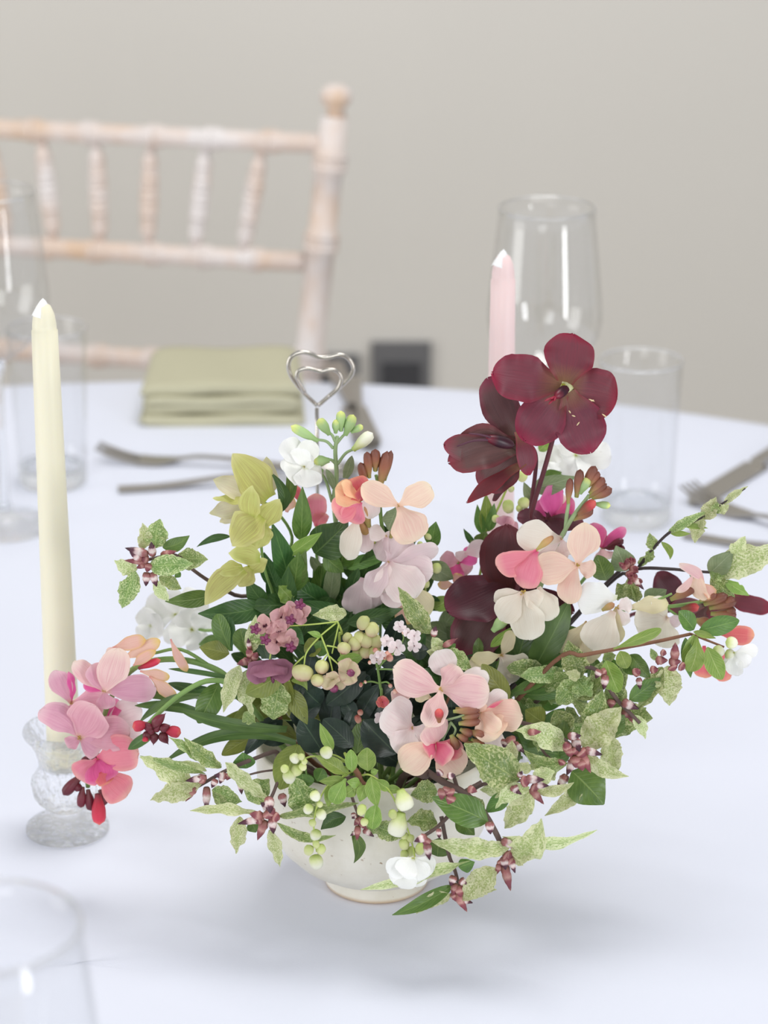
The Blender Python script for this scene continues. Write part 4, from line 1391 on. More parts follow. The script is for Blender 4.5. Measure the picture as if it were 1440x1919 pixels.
bd(t, b_burg, [(450, 1210, 312, 1360, 42), (460, 1300, 445, 1455, 36), (500, 1320, 525, 1478, 38), (590, 1320, 625, 1440, 36), (530, 1000, 560, 1100, 42), (440, 1150, 500, 1080, 32), (400, 1260, 440, 1330, 34)], 'wall', -1.2)
bd(t, b_red, [(575, 1350, 585, 1585, 50, -1.6, -1.9), (440, 1170, 400, 1170, 26, -1.4, -1.6)], 'wall', -1.6)
fl(t, (850, 390, -1.6), spent, [(930, 190, -1.8, 110, {'b': (680, 260, -1.4)}), (1040, 205, -2.0, 110, {'b': (760, 340, -1.6)}), (1010, 280, -2.2, 80, {'b': (840, 390, -1.6)}), (1110, 480, -2.0, 90, {'b': (890, 430, -1.6), 'roll': 20}), (1160, 630, -2.2, 110, {'b': (960, 470, -1.8)}), (1245, 430, -2.0, 75, {'b': (1120, 190, -1.8), 'side': 0.04}), (640, 270, -1.4, 120, {'b': (780, 350, -1.5), 'mat': blush})], er=10)
bd(t, b_red, [(880, 410, 1045, 345, 28)], 'wall', -2.0)
for b, p, w, m_, kw in (((1160, 650, -1.4), (885, 612, -1.8), 80, green, {'side': 0.1}), ((1400, 760, -2.0), (850, 690, -1.2), 80, strap_m, {'side': 0.04}), ((1560, 620, -1.4), (1100, 520, -0.4), 90, deepg, {})):
    lf(t, m_, b, p, w, kind='strap', nu=18, **kw)
t = th('wallflower', 'closed wallflower shoot with a star of burgundy and red buds, above the lower leaves', 'flower', 'wallflowers in the bowl',
       [[(1640, 600, -3.0), (1430, 500, -3.0), (1200, 600, -3.2), (960, 820, -3.4), (1000, 870, -3.8)]], s_green, 22)
bd(t, b_burg, [(985, 840, 1085, 745, 40), (1040, 870, 1120, 835, 36), (1000, 890, 990, 988, 36), (1040, 890, 1105, 982, 40), (960, 880, 915, 965, 36), (970, 870, 930, 820, 36), (1000, 850, 1010, 800, 28), (1000, 880, 1040, 840, 26), (980, 900, 960, 850, 30)], 'point', -4.0)
bd(t, b_red, [(950, 830, 832, 850, 42, -4.0, -4.2), (1070, 870, 1198, 895, 44, -4.0, -4.2), (930, 920, 930, 962, 22, -4.3, -4.4)], 'wall', -4.0)
use(240, 1180, 4.5)
for b, p, w, kw in (((1420, 960, -4.6), (305, 1118, -3.6), 105, {'side': 0.13, 'roll': 15}), ((1340, 840, -4.0), (425, 672, -3.0), 110, {'side': -0.07, 'roll': 12}), ((900, 420, -2.2), (340, 330, -1.4), 48, {'side': 0.05}), ((660, 560, -2.6), (90, 790, -2.8), 80, {'side': 0.1, 'roll': 20}), ((1000, 560, -2.0), (500, 560, -1.6), 110, {'side': 0.03}), ((230, 860, -2.4), (0, 1010, -2.6), 90, {})):
    lf(t, strap_m, b, p, w, kind='strap', nu=20, **kw)
use(40, 1150, 4)
lf(t, green, (1480, 520, -2.2), (1325, 822, -3.4), 190, kind='oval')

# ================================================================== variegated sprigs
VG = 'variegated daphne sprigs in the bowl'


def vsprig(label, lines, r, mat=s_bark, over=True):
    return th('variegated_sprig', label, 'sprig', VG, lines, mat, r, over, wob=0.06, n=8)


def dbuds(t, items, d):
    items = [(i[0], i[1], i[0] + (i[2] - i[0]) * 1.12, i[1] + (i[3] - i[1]) * 1.12, i[4] * 0.78) + tuple(i[5:]) for i in items]
    bd(t, b_daph, items, 'scale', d)


def rosette(t, x, y, d, r, n_=6):
    """short leafy bud rosette around a twig tip"""
    for q in range(n_):
        a = R.uniform(0, 2 * pi)
        l_ = r * R.uniform(0.9, 1.5)
        A = P(x + r * 0.3 * math.cos(a), y + r * 0.3 * math.sin(a), d)
        B = P(x + l_ * math.cos(a), y + l_ * math.sin(a), d - 0.5)
        bud(t, b_scale, A, B, r * 0.40 * mpp(A), 'scale')


# left sprig, high
use(200, 740, 4)
t = vsprig('variegated sprig with pink buds, lifted clear beside the green hellebore',
           [[(1250, 1620, 2.6), (960, 1500, 1.6), (760, 1390, 0.2), (620, 1290, -0.6), (510, 1200, -0.6), (310, 1235, -0.8)]], 16, over=False)
for b, p, w, m_, kw in (((275, 1160, -0.6), (268, 960, -0.6), 120, vari, {}), ((370, 1150, -0.4), (400, 930, -0.2), 190, varig, {}), ((420, 1145, -0.5), (622, 1055, -0.4), 110, green, {'side': 0.1}), ((320, 1280, -1.2), (650, 1265, -1.6), 170, varig, {'roll': 5}),
                        ((520, 1230, -0.4), (760, 1235, -0.6), 170, varig, {}), ((230, 1310, -0.8), (58, 1240, -0.8), 130, vari, {}), ((215, 1320, -1.0), (115, 1600, -1.0), 160, varig, {}), ((390, 1365, -0.8), (560, 1455, -0.7), 110, varig, {}), ((360, 1390, -1.0), (465, 1545, -1.0), 100, vari, {}), ((520, 1330, -0.5), (555, 1365, -0.5), 60, green, {})):
    lf(t, m_, b, p, w, **kw)
dbuds(t, [(310, 1195, 155, 1152, 42), (345, 1205, 335, 1112, 40), (300, 1330, 295, 1425, 40), (340, 1330, 372, 1428, 40), (260, 1240, 180, 1180, 36)], -1.2)
bd(t, b_scale, [(300, 1255, 130, 1240, 24), (290, 1270, 220, 1300, 22), (410, 1200, 525, 1172, 26), (320, 1260, 300, 1330, 34), (310, 1230, 250, 1225, 34)], 'scale', -1.1)

# left, lower (hanging over the rim)
use(350, 1090, 4)
t = vsprig('variegated sprig with dark-tipped buds spreading low under the strap leaves',
           [[(670, 1275, -4.6), (500, 1330, -5.2), (330, 1400, -5.6), (190, 1475, -5.8), (60, 1550, -6.0)]], 17)
for b, p, w, m_, kw in (((260, 1395, -5.8), (-20, 1170, -5.8), 130, varig, {'roll': 20}), ((450, 1400, -5.2), (420, 1280, -5.0), 180, green, {}), ((190, 1560, -6.0), (415, 1650, -6.2), 150, varig, {}), ((120, 1500, -6.0), (-90, 1560, -6.2), 100, vari, {}),
                        ((150, 1420, -5.6), (-60, 1345, -5.6), 60, vari, {}), ((200, 1580, -6.2), (360, 1740, -6.6), 80, varig, {})):
    lf(t, m_, b, p, w, **kw)
dbuds(t, [(150, 1465, 5, 1492, 38), (150, 1540, 148, 1705, 40), (300, 1460, 215, 1450, 36), (220, 1480, 190, 1540, 34), (270, 1460, 250, 1510, 30)], -6.2)
bd(t, b_scale, [(70, 1540, -10, 1650, 24), (130, 1500, 80, 1460, 30), (320, 1440, 300, 1490, 26)], 'scale', -6.2)
use(40, 1150, 4)
for b, p, w, m_, kw in (((1290, 1305, -6.0), (885, 1075, -6.0), 190, vari, {'roll': 15}), ((1300, 1340, -6.2), (965, 1400, -6.4), 160, vari, {'side': 0.14}), ((1380, 1200, -5.8), (890, 1065, -5.6), 70, varig, {}), ((1440, 1120, -5.6), (1105, 925, -5.6), 110, varig, {'roll': 25})):
    lf(t, m_, b, p, w, **kw)
use(350, 1090, 4)
t = vsprig('variegated sprig hanging over the rim with a tight rosette of pink buds',
           [[(720, 1410, -5.6), (660, 1560, -7.0), (610, 1680, -7.6), (600, 1760, -7.8)], [(720, 1405, -5.6), (560, 1425, -6.0), (440, 1455, -6.2)]], 15)
for b, p, w, m_, kw in (((290, 1355, -6.4), (640, 1650, -7.4), 130, vari, {'roll': 30, 'bend': 0.06}), ((460, 1640, -6.6), (620, 1480, -6.2), 210, varig, {'roll': 8}), ((560, 1760, -7.6), (25, 1718, -7.4), 110, vari, {'roll': 35}), ((400, 1760, -7.2), (370, 2040, -7.6), 140, vari, {}),
                        ((480, 1790, -7.4), (520, 1880, -7.4), 110, green, {}), ((620, 1860, -8.0), (700, 2140, -8.4), 110, vari, {'side': -0.06}), ((690, 1760, -7.8), (1290, 1660, -7.6), 110, varig, {'roll': 30, 'side': -0.06}), ((680, 1810, -7.8), (1120, 1900, -7.8), 80, varig, {'side': 0.14})):
    lf(t, m_, b, p, w, **kw)
dbuds(t, [(615, 1620, 625, 1725, 50, -7.8, -8.6), (580, 1770, 400, 1812, 40, -8.0, -8.2), (640, 1770, 650, 1880, 44, -8.0, -8.4), (710, 1590, 735, 1680, 42, -7.4, -7.6), (620, 1700, 560, 1660, 36, -8, -8.2), (400, 1490, 412, 1585, 32, -6.4, -6.6)], -8.0)
bd(t, b_scale, [(590, 1790, 530, 1940, 34), (570, 1760, 470, 1740, 36), (650, 1760, 700, 1780, 40), (610, 1740, 660, 1700, 40), (560, 1780, 500, 1800, 36), (590, 1720, 640, 1780, 44)], 'scale', -8.0)
# rosette under the front raceme
use(480, 1360, 2.88)
t = vsprig('small variegated sprig with red buds dangling at the middle of the bowl front',
           [[(500, 330, -6.0), (530, 420, -7.4), (555, 500, -7.9), (555, 560, -8.0)]], 9)
dbuds(t, [(540, 480, 520, 500, 18), (580, 560, 632, 595, 22), (545, 570, 512, 592, 14), (525, 470, 530, 500, 18)], -8.2)
bd(t, b_scale, [(550, 540, 545, 620, 18), (560, 520, 600, 560, 16), (560, 500, 530, 540, 18), (570, 490, 560, 540, 18)], 'scale', -8.2)
for b, p, w, m_, kw in (((520, 570, -8.0), (528, 742, -8.2), 70, green, {'side': -0.16}), ((485, 490, -7.6), (350, 560, -7.8), 85, deepg, {'side': 0.1}), ((640, 540, -8.0), (800, 600, -8.0), 110, varig, {}), ((580, 570, -7.8), (740, 540, -7.8), 70, varig, {})):
    lf(t, m_, b, p, w, **kw)
# leaves on the rim, left of the lime raceme
t = th('broad_leaf_sprig', 'olive and speckled leaves lying on the bowl rim behind the white bead-like buds', 'foliage', None,
       [[(240, 110, -4.4), (260, 170, -5.6), (280, 330, -6.8), (300, 420, -7.2)]], s_green, 7, over=False)
lf(t, olive, (230, 100, -5.0), (130, 345, -6.8), 170, kind='oval', roll=10)
lf(t, varig, (290, 480, -7.4), (200, 275, -6.8), 175, kind='leaf', roll=-10)
lf(t, green, (250, 260, -6.6), (260, 340, -7.0), 120, kind='oval')
lf(t, green, (330, 300, -6.6), (360, 230, -6.0), 80, kind='oval')

# middle left speckled leaves
use(350, 1090, 4)
t = vsprig('speckled leaves hanging from a short red-brown bud cluster beside the purple akebia flower',
           [[(640, 900, -2.6), (560, 720, -3.2), (500, 590, -3.6), (470, 460, -3.6)], [(500, 590, -3.6), (440, 600, -3.8), (390, 615, -3.9)]], 18, s_brown, False)
for b, p, w, m_, kw in (((400, 625, -3.8), (275, 980, -4.4), 140, vari, {'roll': 20}), ((445, 670, -3.8), (495, 1000, -4.6), 160, vari, {}), ((700, 760, -4.2), (650, 1035, -5.0), 240, varig, {'kind': 'oval'}), ((520, 330, -3.0), (600, 480, -3.2), 190, varig, {}), ((480, 540, -3.4), (520, 250, -2.8), 120, vari, {}),
                        ((450, 560, -3.2), (400, 350, -3.0), 150, green, {'kind': 'spoon'}), ((320, 540, -2.6), (95, 490, -2.2), 150, olive, {}), ((330, 520, -2.6), (230, 240, -2.2), 140, green, {'kind': 'spoon'}), ((340, 520, -2.6), (310, 260, -2.0), 90, deepg, {'kind': 'spoon'}), ((430, 980, -4.0), (520, 1060, -4.2), 110, varig, {})):
    lf(t, m_, b, p, w, **kw)
bd(t, b_scale, [(470, 590, 375, 620, 30), (480, 560, 455, 500, 28), (500, 580, 530, 530, 30), (480, 600, 440, 570, 26)], 'scale', -3.9)
dbuds(t, [(470, 500, 462, 430, 24)], -3.9)
t = th('olive_leaf_sprig', 'olive green leaves drooping under the purple akebia flower', 'foliage', None, [[(800, 900, -2.5), (780, 780, -3.8), (760, 720, -4.2)]], s_lime, 12)
for b, p, w, m_, kw in (((720, 690, -4.4), (445, 840, -4.8), 190, olive, {'kind': 'oval', 'roll': -15}), ((760, 730, -4.0), (770, 1010, -4.6), 100, olive, {}), ((770, 800, -4.2), (905, 1070, -4.8), 140, olive, {}), ((785, 740, -4.4), (905, 815, -4.8), 80, lime, {'side': -0.3})):
    lf(t, m_, b, p, w, **kw)

# front right big sprig
use(680, 1180, 4)
t = vsprig('woody variegated branch sweeping down past the bowl foot with red bud clusters at its tip',
           [[(430, 1030, -5.4), (600, 1140, -7.0), (740, 1210, -8.0), (870, 1320, -8.8), (960, 1450, -9.2), (1035, 1600, -9.4), (1070, 1700, -9.5)],
            [(760, 1215, -8.0), (820, 1180, -8.0), (890, 1140, -8.0)], [(740, 1210, -8.0), (700, 1270, -8.2), (670, 1320, -8.4)], [(640, 1400, -7.8), (560, 1480, -8.4), (470, 1540, -8.8)], [(590, 1400, -7.8), (620, 1560, -8.2), (650, 1700, -8.6), (690, 1800, -8.8), (730, 1950, -9.0)]], 26, s_bark)
for b, p, w, m_, kw in (((940, 1440, -9.4), (518, 1255, -9.0), 240, green, {'roll': 8, 'wave': 0.06}), ((1100, 1640, -9.6), (505, 1580, -9.6), 170, vari, {'roll': 15, 'side': -0.08}), ((560, 1210, -7.6), (360, 1240, -7.8), 180, varig, {}), ((560, 1450, -7.8), (330, 1440, -8.2), 170, varig, {}),
                        ((700, 1420, -8.0), (840, 1540, -8.4), 140, green, {}), ((680, 1300, -7.6), (760, 1420, -7.8), 140, varig, {}), ((560, 1700, -8.2), (580, 1560, -8.0), 200, green, {}), ((800, 1250, -7.8), (900, 1420, -8.0), 160, varig, {}),
                        ((720, 1780, -9.4), (840, 1740, -9.6), 120, green, {})):
    lf(t, m_, b, p, w, **kw)
dbuds(t, [(950, 1440, 958, 1525, 44), (1040, 1580, 1165, 1630, 42), (1060, 1700, 1070, 1790, 46), (480, 1550, 395, 1585, 40), (480, 1600, 500, 1715, 40), (570, 1490, 575, 1560, 28), (1110, 1720, 1140, 1815, 32), (590, 1060, 560, 1090, 40), (640, 1100, 690, 1090, 34)], -9.8)
bd(t, b_scale, [(1060, 1760, 1110, 1960, 36), (1030, 1750, 1000, 1840, 24), (1060, 1690, 1110, 1720, 46), (1090, 1720, 1150, 1760, 40), (1040, 1720, 1060, 1770, 40), (1090, 1690, 1130, 1700, 40), (600, 1190, 590, 1280, 36), (650, 1190, 660, 1260, 40), (670, 1240, 640, 1310, 40), (790, 1190, 860, 1215, 30), (640, 1180, 620, 1240, 36), (490, 1560, 460, 1620, 36)], 'scale', -9.7)
use(480, 1360, 2.88)
for b, p, w, m_, kw in (((1155, 730, -9.6), (565, 885, -9.4), 85, vari, {'roll': 25, 'side': -0.05}), ((1300, 770, -9.8), (1110, 945, -9.8), 150, vari, {'roll': 5}), ((1065, 860, -9.4), (735, 1022, -9.8), 85, green, {'side': -0.06}), ((1065, 910, -9.6), (865, 1015, -10.0), 80, vari, {'side': 0.12}), ((1200, 880, -9.8), (1300, 885, -9.8), 40, vari, {})):
    lf(t, m_, b, p, w, **kw)
dbuds(t, [(1070, 810, 1050, 860, 28), (1100, 830, 1140, 860, 28), (1110, 940, 1165, 955, 20)], -9.6)
bd(t, b_scale, [(1090, 860, 1110, 930, 28), (1080, 900, 1140, 1005, 24), (1060, 900, 1080, 950, 18), (1080, 850, 1060, 920, 22)], 'scale', -9.6)
use(880, 1180, 4)
for b, p, w, m_, kw in (((245, 1550, -9.6), (960, 1500, -10.0), 110, vari, {'roll': 30, 'side': 0.05}), ((310, 1680, -9.8), (540, 1415, -10.4), 240, vari, {'roll': 8, 'side': 0.16}), ((330, 1710, -9.8), (480, 1640, -10.2), 180, vari, {})):
    lf(t, m_, b, p, w, **kw)

# right of front
t = vsprig('variegated branch with a plump cluster of dark-tipped buds, close beside the blush wallflower',
           [[(250, 640, -3.0), (400, 700, -4.4), (560, 735, -5.2), (680, 800, -5.6), (790, 890, -5.8)], [(500, 800, -5), (560, 920, -5.4), (640, 990, -5.6)]], 18)
for b, p, w, m_, kw in (((740, 880, -5.8), (345, 755, -6.6), 200, vari, {'roll': 12, 'side': 0.06}), ((850, 885, -5.8), (1140, 580, -5.0), 260, vari, {'roll': -8}), ((1060, 800, -5.4), (1110, 1085, -6.2), 170, vari, {}), ((855, 925, -6.0), (1195, 1100, -6.6), 130, vari, {'side': 0.1}), ((770, 1060, -5.4), (1010, 1310, -6.0), 330, green, {'roll': -15}),
                        ((860, 1160, -5.6), (565, 1395, -6.4), 120, vari, {'side': -0.06}), ((740, 1000, -6.2), (405, 900, -6.0), 130, varig, {'side': -0.2}), ((860, 770, -5.0), (1000, 450, -4.2), 190, varig, {}), ((700, 850, -4.6), (720, 670, -4.2), 110, green, {}), ((560, 980, -5.8), (640, 1130, -6.0), 170, vari, {}),
                        ((1040, 760, -4.6), (1165, 640, -4.2), 150, green, {}), ((760, 780, -4.4), (640, 600, -3.8), 220, varig, {}), ((560, 700, -3.8), (420, 600, -3.4), 190, olive, {}), ((730, 1020, -6.0), (380, 1060, -6.4), 90, vari, {'side': 0.06}), ((600, 860, -4.4), (470, 820, -4.2), 150, varig, {})):
    lf(t, m_, b, p, w, **kw)
dbuds(t, [(740, 800, 830, 795, 40), (790, 820, 825, 905, 46, -6.2, -7.0), (860, 900, 985, 935, 40), (790, 960, 735, 1080, 44), (730, 1090, 665, 1185, 46, -5.4, -5.6), (330, 850, 405, 915, 38), (270, 820, 260, 880, 40)], -6.4)
bd(t, b_scale, [(840, 920, 910, 1075, 34), (750, 880, 760, 960, 42), (800, 940, 800, 1040, 48), (820, 900, 870, 960, 44), (740, 900, 720, 840, 36), (440, 770, 540, 765, 26), (830, 960, 850, 1060, 50), (780, 880, 820, 940, 44), (700, 980, 680, 1020, 30), (300, 800, 330, 880, 40)], 'scale', -6.5)
t = vsprig('variegated sprig with pointed red bud spikes just under the blush wallflower, against the bowl side',
           [[(-60, 1230, -6.4), (100, 1160, -7.4), (250, 1140, -8.0), (400, 1130, -8.4)]], 16)
for b, p, w, m_, kw in (((370, 1130, -8.4), (-40, 855, -8.2), 300, varig, {'roll': 6}), ((300, 1000, -7.4), (320, 830, -7.0), 120, vari, {}), ((500, 1210, -8.4), (785, 1145, -8.6), 95, vari, {'side': 0.12}), ((450, 1180, -8.4), (195, 1340, -8.8), 130, vari, {'side': 0.16}), ((470, 1200, -8.0), (265, 1490, -7.8), 190, vari, {}),
                        ((300, 1220, -7.8), (120, 1370, -7.8), 130, green, {}), ((350, 1180, -7.6), (80, 1200, -7.4), 150, vari, {}), ((480, 1150, -7.8), (640, 1060, -7.4), 150, vari, {}), ((460, 1060, -7.6), (360, 1010, -7.6), 90, vari, {})):
    lf(t, m_, b, p, w, **kw)
dbuds(t, [(420, 1120, 550, 1125, 42), (480, 1160, 585, 1170, 36), (330, 1170, 365, 1225, 36), (310, 1180, 385, 1230, 30), (370, 1100, 395, 1065, 26)], -8.8)
bd(t, b_scale, [(460, 1190, 560, 1310, 30), (400, 1140, 450, 1130, 44), (470, 1170, 520, 1200, 38)], 'scale', -8.8)

# right side
use(1080, 880, 4)
t = vsprig('variegated branch with brown buds arching down below the straight brown twig',
           [[(-150, 1600, -2.4), (60, 1480, -3.0), (200, 1540, -3.4), (260, 1660, -3.8), (330, 1750, -4.0), (480, 1900, -4.4)]], 18)
for b, p, w, m_, kw in (((650, 1480, -3.4), (465, 1800, -4.2), 160, varig, {'roll': 25}), ((690, 1470, -3.4), (700, 1770, -4.2), 210, vari, {'roll': -8}), ((400, 1730, -4.0), (640, 1560, -3.8), 140, green, {}), ((440, 1840, -4.2), (520, 2020, -4.6), 100, vari, {}), ((40, 1560, -3.2), (-60, 1280, -2.6), 210, varig, {'roll': 10}),
                        ((0, 1560, -3.0), (120, 1700, -3.6), 190, varig, {}), ((320, 1500, -2.8), (200, 1420, -2.6), 120, green, {}), ((30, 1560, -3.8), (-80, 1520, -4.0), 90, vari, {}), ((600, 1430, -3.2), (560, 1340, -3.0), 60, varig, {}), ((300, 1760, -3.6), (220, 1640, -3.4), 120, varig, {})):
    lf(t, m_, b, p, w, **kw)
dbuds(t, [(345, 1740, 460, 1790, 46), (220, 1540, 210, 1640, 40), (180, 1500, 150, 1560, 36), (470, 1560, 480, 1640, 30)], -4.2)
bd(t, b_scale, [(350, 1800, 420, 1870, 30), (400, 1850, 500, 1935, 24), (270, 1720, 260, 1790, 34), (180, 1500, 230, 1560, 36), (740, 1420, 745, 1295, 34), (700, 1440, 790, 1440, 34), (600, 1430, 690, 1430, 34), (720, 1470, 740, 1510, 40), (640, 1370, 680, 1380, 26), (780, 1470, 820, 1490, 36), (440, 1530, 480, 1500, 34), (560, 1500, 620, 1500, 30)], 'scale', -3.8)
t = vsprig('slim dark twig rising free with small curled pale leaves, towards the cutlery',
           [[(200, 900, 3.0), (400, 790, 2.2), (470, 730, 1.8), (580, 590, 1.4), (690, 480, 1.0), (770, 445, 1.0)], [(760, 450, 1.0), (960, 350, 0.8), (1090, 260, 0.6), (1270, 140, 0.4)]], 14, s_black, False)
for b, p, w, m_, kw in (((690, 475, 1.0), (985, 310, 0.8), 75, varig, {}), ((950, 370, 0.8), (1050, 205, 0.6), 130, vari, {'wave': 0.14}), ((960, 340, 0.8), (890, 550, 0.8), 120, vari, {'wave': 0.12}), ((700, 470, 1.0), (860, 480, 0.8), 50, lime, {}), ((800, 420, 1.0), (990, 440, 0.8), 45, lime, {}),
                        ((1050, 310, 0.7), (1150, 260, 0.6), 90, vari, {'wave': 0.14}), ((1110, 260, 0.6), (1290, 125, 0.4), 60, vari, {'wave': 0.15}), ((590, 600, 1.4), (550, 475, 1.4), 95, varig, {}), ((575, 600, 1.4), (520, 700, 1.4), 80, varig, {}), ((640, 540, 1.2), (705, 675, 1.2), 60, lime, {'side': -0.22}), ((470, 720, 1.8), (560, 650, 1.6), 70, varig, {}), ((1040, 330, 0.6), (1060, 240, 0.5), 80, varig, {})):
    lf(t, m_, b, p, w, **kw)
rosette(t, 420, 720, 1.2, 50, 7)
t = vsprig('horizontal dark twig with a large crinkled pale leaf at its tip',
           [[(250, 830, 2.4), (460, 745, 1.2), (700, 745, 0.6), (860, 760, 0.4), (1010, 770, 0.2)]], 14, s_black, False)
for b, p, w, m_, kw in (((1020, 770, 0.2), (1560, 590, -0.4), 250, vari, {'roll': 5, 'wave': 0.1}), ((1180, 640, 0.0), (1270, 500, -0.2), 130, vari, {}), ((1000, 780, 0.2), (1180, 610, 0.0), 170, grayg, {}), ((1110, 830, 0.0), (1300, 945, -0.2), 90, lime, {'teeth': 0.2}), ((1010, 810, 0.2), (1190, 960, 0.0), 150, varig, {}), ((1000, 760, 0.2), (1160, 780, 0.0), 170, varig, {}), ((850, 770, 0.4), (900, 830, 0.3), 30, green, {}),
                        ((230, 830, 1.2), (160, 640, 0.6), 170, green, {'kind': 'oval'}), ((380, 760, 1.6), (300, 570, 1.4), 190, grayg, {}), ((520, 990, 0.8), (680, 900, 0.4), 160, grayg, {'roll': 10}), ((440, 990, 0.6), (400, 800, 0.4), 150, varig, {}), ((480, 980, 0.6), (420, 880, 0.4), 80, varig, {}), ((400, 960, 1.0), (310, 850, 0.8), 170, varig, {})):
    lf(t, m_, b, p, w, **kw)
dbuds(t, [(420, 800, 500, 890, 30)], 0.4)
rosette(t, 390, 750, 0.8, 60, 8)
rosette(t, 440, 830, 0.6, 50, 6)

# speckled leaf by viburnum
use(700, 1200, 4.8)
t = vsprig('small speckled leaves with one pale bud, tucked between viburnum stars and maroon hellebore', [[(720, 400, -3.6), (700, 200, -4.0), (640, 110, -4.2)]], 14, s_brown, False)
for b, p, w, m_, kw in (((640, 100, -4.4), (895, 270, -5.0), 170, varig, {'roll': -5}), ((640, 110, -4.4), (480, 100, -4.6), 140, vari, {'wave': 0.12}), ((600, 90, -4.4), (530, -30, -4.4), 130, vari, {'wave': 0.12}), ((680, 90, -4.2), (740, 30, -4.2), 80, green, {}), ((1220, 545, -4.8), (975, 215, -5.2), 190, olive, {'kind': 'oval', 'roll': 5}), ((1000, 420, -4.4), (1010, 330, -4.4), 120, deepg, {})):
    lf(t, m_, b, p, w, **kw)
bd(t, b_scale, [(620, 60, 760, -20, 30)], 'point', -4.6)
dbuds(t, [(540, -40, 560, -120, 40)], -4.4)
use(500, 740, 4)
lf(t, varig, (1225, 1790, -3.6), (985, 1440, -3.4), 160, roll=10, kind='leaf')
lf(t, vari, (600, 1640, -2.8), (345, 1650, -3.4), 130, roll=10)

# ================================================================== akebia
use(350, 1090, 4)
t = th('akebia_vine', 'akebia vine with dusty rose flowers, purple hanging bloom and round green buds', 'flower', None,
       [[(1150, 480, -3.6), (1165, 390, -3.8), (1130, 300, -4.2)], [(1130, 300, -4.2), (950, 320, -4.2), (740, 335, -4.0)], [(1120, 310, -4.2), (990, 420, -4.6), (900, 530, -5.0), (880, 630, -5.2)], [(1010, 410, -4.6), (1060, 540, -5.2), (1090, 650, -5.4), (1100, 720, -5.6)],
        [(1140, 320, -4.2), (1115, 430, -4.4), (1090, 540, -4.8)], [(1050, 480, -5.0), (1110, 490, -5.0), (1160, 510, -5.0)], [(1060, 540, -5.2), (1030, 580, -5.2), (1015, 610, -5.2)], [(1070, 560, -5.2), (1140, 620, -5.4), (1190, 650, -5.5)], [(640, 480, -4.2), (630, 540, -4.4), (620, 600, -4.6)], [(880, 560, -5.0), (800, 640, -4.8), (780, 720, -4.6)]], s_lime, 11, n=6)
for (x, y, r, a0) in ((590, 330, 90, 0.4), (720, 260, 100, 1.2), (790, 230, 90, 0.2), (690, 370, 100, 0.9), (680, 450, 105, 0.1), (770, 430, 80, 0.7), (860, 240, 85, 1.5)):
    fl(t, (x, y, -4.3), akeb, [(x + r * math.cos(a0 + q * 2.1), y + r * math.sin(a0 + q * 2.1), -4.6, r * 1.15, {'cup': 0.4}) for q in range(3)], eye=m_dkcen, kind='round', er=30)
for (x, y) in ((515, 355), (590, 435), (780, 490), (850, 170), (780, 285)):
    bd(t, b_purple, [(x, y, x + 45 * math.cos(a), y + 45 * math.sin(a), 17) for a in (0.2, 1.3, 2.4, 3.6, 5.0)], 'egg', -4.8)
fl(t, (620, 610, -4.8), akebp, [(470, 740, -5.0, 190, {'roll': 25}), (620, 710, -5.6, 290, {'cup': -0.4, 'b': (610, 585, -4.8)}), (775, 730, -5.0, 200, {'roll': -25})], eye=m_dkcen, kind='round', er=20)
bd(t, b_purple, [(600, 680, 575, 760, 16), (640, 680, 650, 765, 16), (660, 670, 690, 740, 14), (570, 680, 530, 740, 14)], 'egg', -5.0)
bd(t, b_akeb, [(880, 620, 860, 750, 85, -5.2, -5.6), (1020, 585, 1010, 695, 55, -5.2, -5.4), (990, 690, 980, 790, 56, -5.4, -5.6), (1195, 455, 1165, 545, 52, -5.0, -5.3)], 'lobed', -5.3)
fl(t, (1100, 735, -5.6), akebg, [(1010, 780, -5.8, 120), (1100, 670, -6.0, 110), (1195, 780, -5.8, 110), (1100, 790, -6.2, 140, {'roll': 40})], eye=m_dkcen, kind='round', er=20)
fl(t, (1205, 680, -5.6), akebg, [(1290, 640, -5.9, 130), (1180, 580, -5.7, 130), (1240, 770, -6.0, 130), (1140, 700, -5.9, 100)], eye=m_dkcen, kind='round', er=30)
bd(t, b_purple, [(1100, 770, 1110, 835, 34, -5.8, -6.0), (1215, 680, 1250, 690, 30, -6.0, -6.4)], 'egg', -5.8)
lf(t, lime, (1130, 590, -4.4), (1320, 560, -4.6), 110, kind='oval')
lf(t, olive, (1020, 470, -4.0), (880, 520, -3.8), 150, kind='oval')
lf(t, green, (1000, 560, -4.0), (1010, 440, -4.0), 120, kind='oval')
lf(t, lime, (1010, 410, -4.6), (905, 378, -4.8), 50)
ball(t, b_akeb, [(1325, 310, 52), (1390, 360, 56), (1350, 440, 58), (1260, 465, 56), (1285, 545, 50), (1205, 420, 40), (1420, 450, 50), (1410, 540, 55), (1340, 530, 50), (1300, 420, 46)], -4.4, 'lobed')
lf(t, deepg, (760, 330, -3.6), (880, 470, -4.0), 120)

